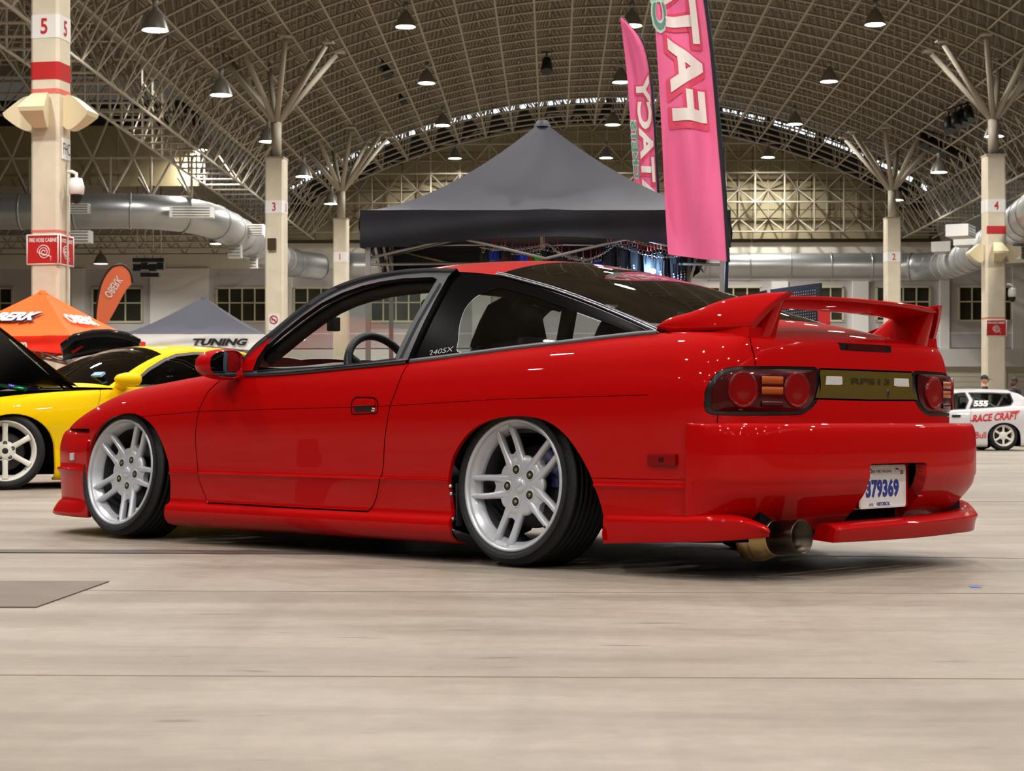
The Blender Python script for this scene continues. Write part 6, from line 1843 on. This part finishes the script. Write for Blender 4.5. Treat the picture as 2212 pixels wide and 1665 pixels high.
# ------------------------------------------------------------------ merchandise under the black tent
DM = 15.75
m = MB()
def chain_pts(p0, p1, sagv, n):
    a, b = P(*p0, DM), P(*p1, DM)
    return [a.lerp(b, k)-Vector((0, 0, sagv*4*k*(1-k))) for k in np.linspace(0, 1, n)]
ch = chain_pts((1040, 535), (1180, 527), .03, 26)+chain_pts((1184, 527), (1330, 526), .135, 34)+chain_pts((1334, 527), (1500, 545), .07, 30)
lm_ = MB().path([(.016*math.cos(t), .008*math.sin(t), 0) for t in np.linspace(0, 2*math.pi, 9)[:-1]], .0022, 4, closed=True)
for i in range(len(ch)-1):
    if (ch[i+1]-ch[i]).length > .2: continue
    d = ch[i+1]-ch[i]; q = d.to_track_quat('X', 'Z').to_matrix() @ Matrix.Rotation(R(90*(i % 2)), 3, 'X')
    m.add([ch[i]+q @ Vector(v) for v in lm_.v], lm_.f, True)
tag(m.build('hanging_chain', CHROME, fixn=False), 'steel chain strung along the front of the black tent', 'chain')
def fob(colr, kind):
    r = bpy.data.objects.new('key_fob', None)
    COL.objects.link(r)
    MB().path([(0, .0, .0), (.002, 0, -.07)], .004, 5).build('red_tie', mat('red_tie', (190, 40, 30), rough=.6), r)
    MB().path([(.014*math.cos(t), 0, -.085+.02*math.sin(t)) for t in np.linspace(0, 2*math.pi, 11)[:-1]], .0022, 5, closed=True).build('ring', CHROME, r)
    mm = MB()
    if kind == 'lanyard':
        for k in (-1, 0, 1):
            mm.box((.016*k, .008*k, -.30-.012*k), (.022, .004, .36), Matrix.Rotation(.05*k, 3, 'Y'))
        mm.box((0, -.004, -.15), (.040, .012, .06))
        mm.build('strap', colr, r)
        mm = MB()
        for i in range(9): mm.box((.0+.004*(i % 3-1), -.009, -.27-.022*i), (.011+.004*(i % 2), .002, .012))
        mm.build('strap_lettering', WHITEP, r)
    else:
        for k in (-1, 1):
            mm.prism(round_poly([(-.015, -.045), (.015, -.045), (.017, .035), (-.017, .035)], .008), (-.006, .006), lambda u, v, w: (u+.014*k, w+.01*k, v-.15))
        mm.build('tag', colr, r)
        MB().path([(-.012, -.006, -.105), (0, -.008, -.112), (.012, -.006, -.103)], .007, 6).build('clip', CHROME, r)
    return r
FC = {'black': mat('black_nylon', (16, 16, 19), rough=.6), 'blue': mat('blue_nylon', (24, 64, 200), rough=.45), 'green': mat('green_nylon', (30, 170, 50), rough=.45), 'red': mat('red_nylon', (190, 26, 24), rough=.5)}
protos = {}
ITEMS = [(1044, 541, 'black'), (1064, 538, 'blue'), (1071, 538, 'blue'), (1083, 536, 'black'), (1091, 537, 'black'), (1106, 545, 'black'), (1116, 546, 'blue'), (1124, 546, 'blue'), (1132, 546, 'blue'), (1142, 545, 'red'), (1149, 544, 'green'), (1156, 545, 'green'), (1163, 544, 'green'), (1174, 536, 'black'), (1181, 538, 'black'), (1196, 540, 'black'), (1204, 542, 'black'), (1213, 550, 'black'), (1229, 556, 'black'), (1244, 560, 'black'), (1259, 562, 'black'), (1276, 563, 'black'), (1288, 560, 'blue'), (1296, 559, 'blue')]
LAN = [(1312+7.2*i, 538-3*math.sin(i*.9)+(0 if i < 9 else 14), 'black') for i in range(24)]
cnt = {}; ORD = 'first second third fourth fifth sixth seventh eighth ninth tenth eleventh twelfth thirteenth fourteenth fifteenth sixteenth seventeenth eighteenth nineteenth twentieth twenty-first twenty-second twenty-third twenty-fourth'.split()
for ki, ((px, py, c_), kind) in enumerate([(a, 'fob') for a in ITEMS]+[(a, 'lanyard') for a in LAN]):
    key = (c_, kind)
    if key not in protos:
        o = protos[key] = fob(FC[c_], kind)
    else: o = copy_tree(protos[key])
    o.name = 'key_tag' if kind == 'fob' else 'lanyard'
    o.location = P(px, py-(24 if kind == 'fob' else 30), DM+.09+.05*(ki % 4)); o.rotation_euler = (0, 0, random.uniform(-.25, .25))
    o['category'] = 'key tag' if kind == 'fob' else 'lanyard'
    cnt[(c_, kind)] = cnt.get((c_, kind), 0)+1; od = ORD[cnt[(c_, kind)]-1]
    o['label'] = ('%s %s nylon key tag from the left on the chain under the black tent' % (od, c_)) if kind == 'fob' else '%s black lanyard from the left in the bunch under the black tent' % od
    o['group'] = '%s key tags on the chain' % c_ if kind == 'fob' else 'black lanyards on the chain'
t = thing('led_lamp', 'small bluish white lamp glowing among the lanyards under the black tent', 'lamp', P(1411, 586, 15.5))
MB().lathe([(.0005, .022), (.016, .016), (.022, 0), (.016, -.016), (.0005, -.022)], 12).build('bulb', emis('led_glow', (.72, .82, 1.0), 30.0), t)
MB().tube((0, 0, .02), (0, 0, .20), .003, 5).build('lamp_cable', BLACKN, t)
ld = bpy.data.lights.new('led_light', 'POINT'); ld.energy = 14; ld.color = (.35, .6, 1.0); ld.shadow_soft_size = .03
lo = link(bpy.data.objects.new('led_light', ld), t); lo.location = (0, .25, .05)
# ------------------------------------------------------------------ pegboard and stands at right
D4 = 14.3
t = thing('pegboard', 'black pegboard display behind the rear wing', 'display board', P(1715, 914, D4))
t.location.z = 0
pts = [P(1664, 625, 14.8), P(1771, 611, 14.15), P(1771, 740, 14.15), P(1664, 740, 14.8)]
pts = [p-t.location for p in pts]
e1 = (pts[1]-pts[0]); e2 = Vector((0, 0, -1)); nn = e1.cross(e2).normalized()
m = MB(); m.add([p for p in pts]+[p+nn*.02 for p in pts], [(0, 1, 2, 3), (7, 6, 5, 4), (0, 4, 5, 1), (1, 5, 6, 2), (2, 6, 7, 3), (3, 7, 4, 0)]); m.build('board', BLACKN, t)
m = MB()
fwd = -nn if nn.y > 0 else nn
for i in range(20):
    for j in range(16):
        k = .04+.046*i
        if k > .98: continue
        c = pts[0]+e1*k+e2*(.05+.0245*j*.9)
        if c.z > pts[0].z+(pts[1].z-pts[0].z)*k-.02: pass
        r = .0035; a = e1.normalized()
        m.add([c+fwd*.003-a*r-e2*r, c+fwd*.003+a*r-e2*r, c+fwd*.003+a*r+e2*r, c+fwd*.003-a*r+e2*r], [(0, 1, 2, 3)])
o = m.build('peg_holes', WHITEP, t, fixn=False); o['kind'] = 'stuff'
m = MB()
for p in (pts[2], pts[3]): m.box((p.x, p.y, p.z/2), (.03, .03, p.z))
m.build('stand_leg', BLACKN, t)
o = MB().box((0, 0, 0), (.09, .06, .14)).build('hanging_tool', FC['red'], bevel=.01); o.location = P(1780, 682, 14.1)-t.location; o.parent = t
t = thing('folding_sign', 'dark blue folding display panel left of the pegboard', 'display board', P(1622, 914, 13.6)); t.location.z = 0
a, b = P(1590, 642, 13.8)-t.location, P(1657, 626, 13.4)-t.location
m = MB(); m.prism([(0, 0), (1, 0), (1, -.045), (0, -.045)], (0, .03), lambda u, v, w: a.lerp(b, u)+Vector((0, w, v))); m.build('top_rail', mat('navy_metal', (26, 34, 60), rough=.4), t)
m = MB(); m.tube(a-Vector((0, 0, .02)), (a.x, a.y, 0), .015, 6); m.tube(b-Vector((0, 0, .02)), (b.x, b.y, 0), .015, 6); m.build('stand_leg', BLACKN, t)
# ------------------------------------------------------------------ spectators behind the white car
SKINM = [mat('skin_light', (206, 150, 120), rough=.55), mat('skin_brown', (120, 78, 56), rough=.55)]
def skinned(name, joints, edges, m, parent, root=0, sub=2):
    me = bpy.data.meshes.new(name)
    me.from_pydata([j[:3] for j in joints], edges, [])
    o = bpy.data.objects.new(name, me); COL.objects.link(o)
    md = o.modifiers.new('skin', 'SKIN')
    for i, j in enumerate(joints):
        v = me.skin_vertices[0].data[i]; v.radius = (j[3], j[4] if len(j) > 4 else j[3]); v.use_root = (i == root)
    s = o.modifiers.new('sub', 'SUBSURF'); s.levels = sub; s.render_levels = sub
    dg = bpy.context.evaluated_depsgraph_get()
    me2 = bpy.data.meshes.new_from_object(o.evaluated_get(dg))
    bpy.data.objects.remove(o); me2.name = name
    me2.materials.clear(); me2.materials.append(m)
    me2.polygons.foreach_set('use_smooth', [True]*len(me2.polygons))
    return link(bpy.data.objects.new(name, me2), parent)
def person(label, px, D, h, yaw, skinm, shirt, trouser, hat=None, hair=None):
    b = c2w((px-CX)/CF*D, D)
    t = thing('person', label, 'person', (b.x, b.y, 0), yaw)
    k = h/1.76
    J = [(0, 0, .96, .13, .11), (0, 0, 1.12, .135, .10), (0, 0, 1.30, .16, .11), (0, 0, 1.44, .11, .08), (0, .01, 1.50, .055), (0, .012, 1.57, .055)]
    E = [(0, 1), (1, 2), (2, 3), (3, 4), (4, 5)]
    for s in (-1, 1):
        n = len(J)
        J += [(s*.17, 0, 1.42, .06), (s*.22, .0, 1.16, .045), (s*.22, -.06, .93, .036), (s*.215, -.09, .85, .035)]
        E += [(3, n), (n, n+1), (n+1, n+2), (n+2, n+3)]
        for q in range(5):
            i = len(J); a = (q-2)*.012
            J += [(s*.212+a*.6, -.105-(.02 if q != 0 else -.03), .80, .010), (s*.212+a*.6, -.118-(.012 if q != 0 else -.04), .765, .008)]
            E += [(n+3, i), (i, i+1)]
        n = len(J)
        J += [(s*.09, 0, .86, .10), (s*.10, -.015, .48, .065), (s*.10, .02, .10, .045), (s*.11, -.06, .045, .045), (s*.115, -.16, .035, .035)]
        E += [(0, n), (n, n+1), (n+1, n+2), (n+2, n+3), (n+3, n+4)]
    J = [tuple(c*k for c in j[:3])+tuple(r*k for r in j[3:]) for j in J]
    body_ = skinned('body', J, E, shirt, t)
    body_.data.materials.append(trouser); body_.data.materials.append(skinm)
    for p in body_.data.polygons:
        z = p.center.z/k; x = abs(p.center.x)/k
        p.material_index = 2 if z > 1.49 or (x > .19 and z < 1.14) else (1 if z < .98 else 0)
    m = MB(); rows = []
    for th in np.linspace(0, math.pi, 15):
        r = math.sin(th); z = math.cos(th)
        rows.append([(k*.078*r*math.cos(a)*(1-.18*max(0, -z)), k*(.098*r*math.sin(a)*(1-.10*max(0, -z))-.012*max(0, -z)), k*(1.66+.118*z)) for a in np.linspace(0, 2*math.pi, 21)])
    m.grid(rows)
    m.path([(0, -.094*k, 1.68*k), (0, -.112*k, 1.645*k), (0, -.098*k, 1.635*k)], [.008*k, .014*k, .010*k], 6)
    for s in (-1, 1): m.path([(s*.076*k, .0, 1.685*k), (s*.086*k, .01*k, 1.66*k), (s*.076*k, .0, 1.635*k)], [.008*k, .016*k, .008*k], 6)
    hd_ = m.build('head', skinm, t)
    m = MB()
    for s in (-1, 1): m.box((s*.030*k, -.092*k, 1.672*k), (.020*k, .008*k, .008*k)); 
    m.box((0, -.094*k, 1.60*k), (.04*k, .008*k, .008*k)); m.build('face', mat('face_dark', (60, 34, 28), rough=.6), hd_)
    cap = hat or hair
    m = MB(); rows = []
    for th in np.linspace(0, math.pi*.50, 9):
        r = math.sin(th); z = math.cos(th)
        rows.append([(k*.085*r*math.cos(a), k*(.105*r*math.sin(a)+.006), k*(1.675+.122*z+(.0 if not hair else -.02*max(0, math.sin(a))*th))) for a in np.linspace(0, 2*math.pi, 21)])
    m.grid(rows)
    if hat and hat[1] == 'cap':
        m.grid([[(k*x*(1-.1*j), k*(-.09-.035*j), k*(1.69-.008*j-4*x*x)) for x in np.linspace(-.065, .065, 9)] for j in range(4)])
    m.build('hat' if hat else 'hair', hat[0] if hat else hair, hd_)
    if hair:
        m = MB(); m.path([(-.06*k, -.07*k, 1.62*k), (-.03*k, -.09*k, 1.57*k), (0, -.098*k, 1.555*k), (.03*k, -.09*k, 1.57*k), (.06*k, -.07*k, 1.62*k)], [.012*k, .018*k, .02*k, .018*k, .012*k], 8); m.build('beard', hair, hd_)
    return t
DARKT = mat('dark_shirt', (30, 28, 36), rough=.8); JEANS = mat('dark_jeans', (36, 40, 56), rough=.8)
person('person in a black peaked cap and dark shirt behind the white car roof', 2127, 50.0, 1.80, R(70), SKINM[0], DARKT, JEANS, hat=(mat('black_cap', (18, 18, 24), rough=.7), 'cap'))
person('person with short black hair and beard behind the white car, rightmost', 2191, 49.0, 1.72, R(-60), SKINM[1], mat('black_shirt', (22, 22, 24), rough=.8), JEANS, hair=mat('black_hair', (14, 12, 12), rough=.6))
person('person in a grey knitted beanie half hidden by the red tail lamp', 2053, 48.0, 1.62, R(160), SKINM[0], mat('grey_shirt', (90, 92, 98), rough=.8), JEANS, hat=(mat('grey_beanie', (92, 96, 108), rough=.9), 'beanie'))
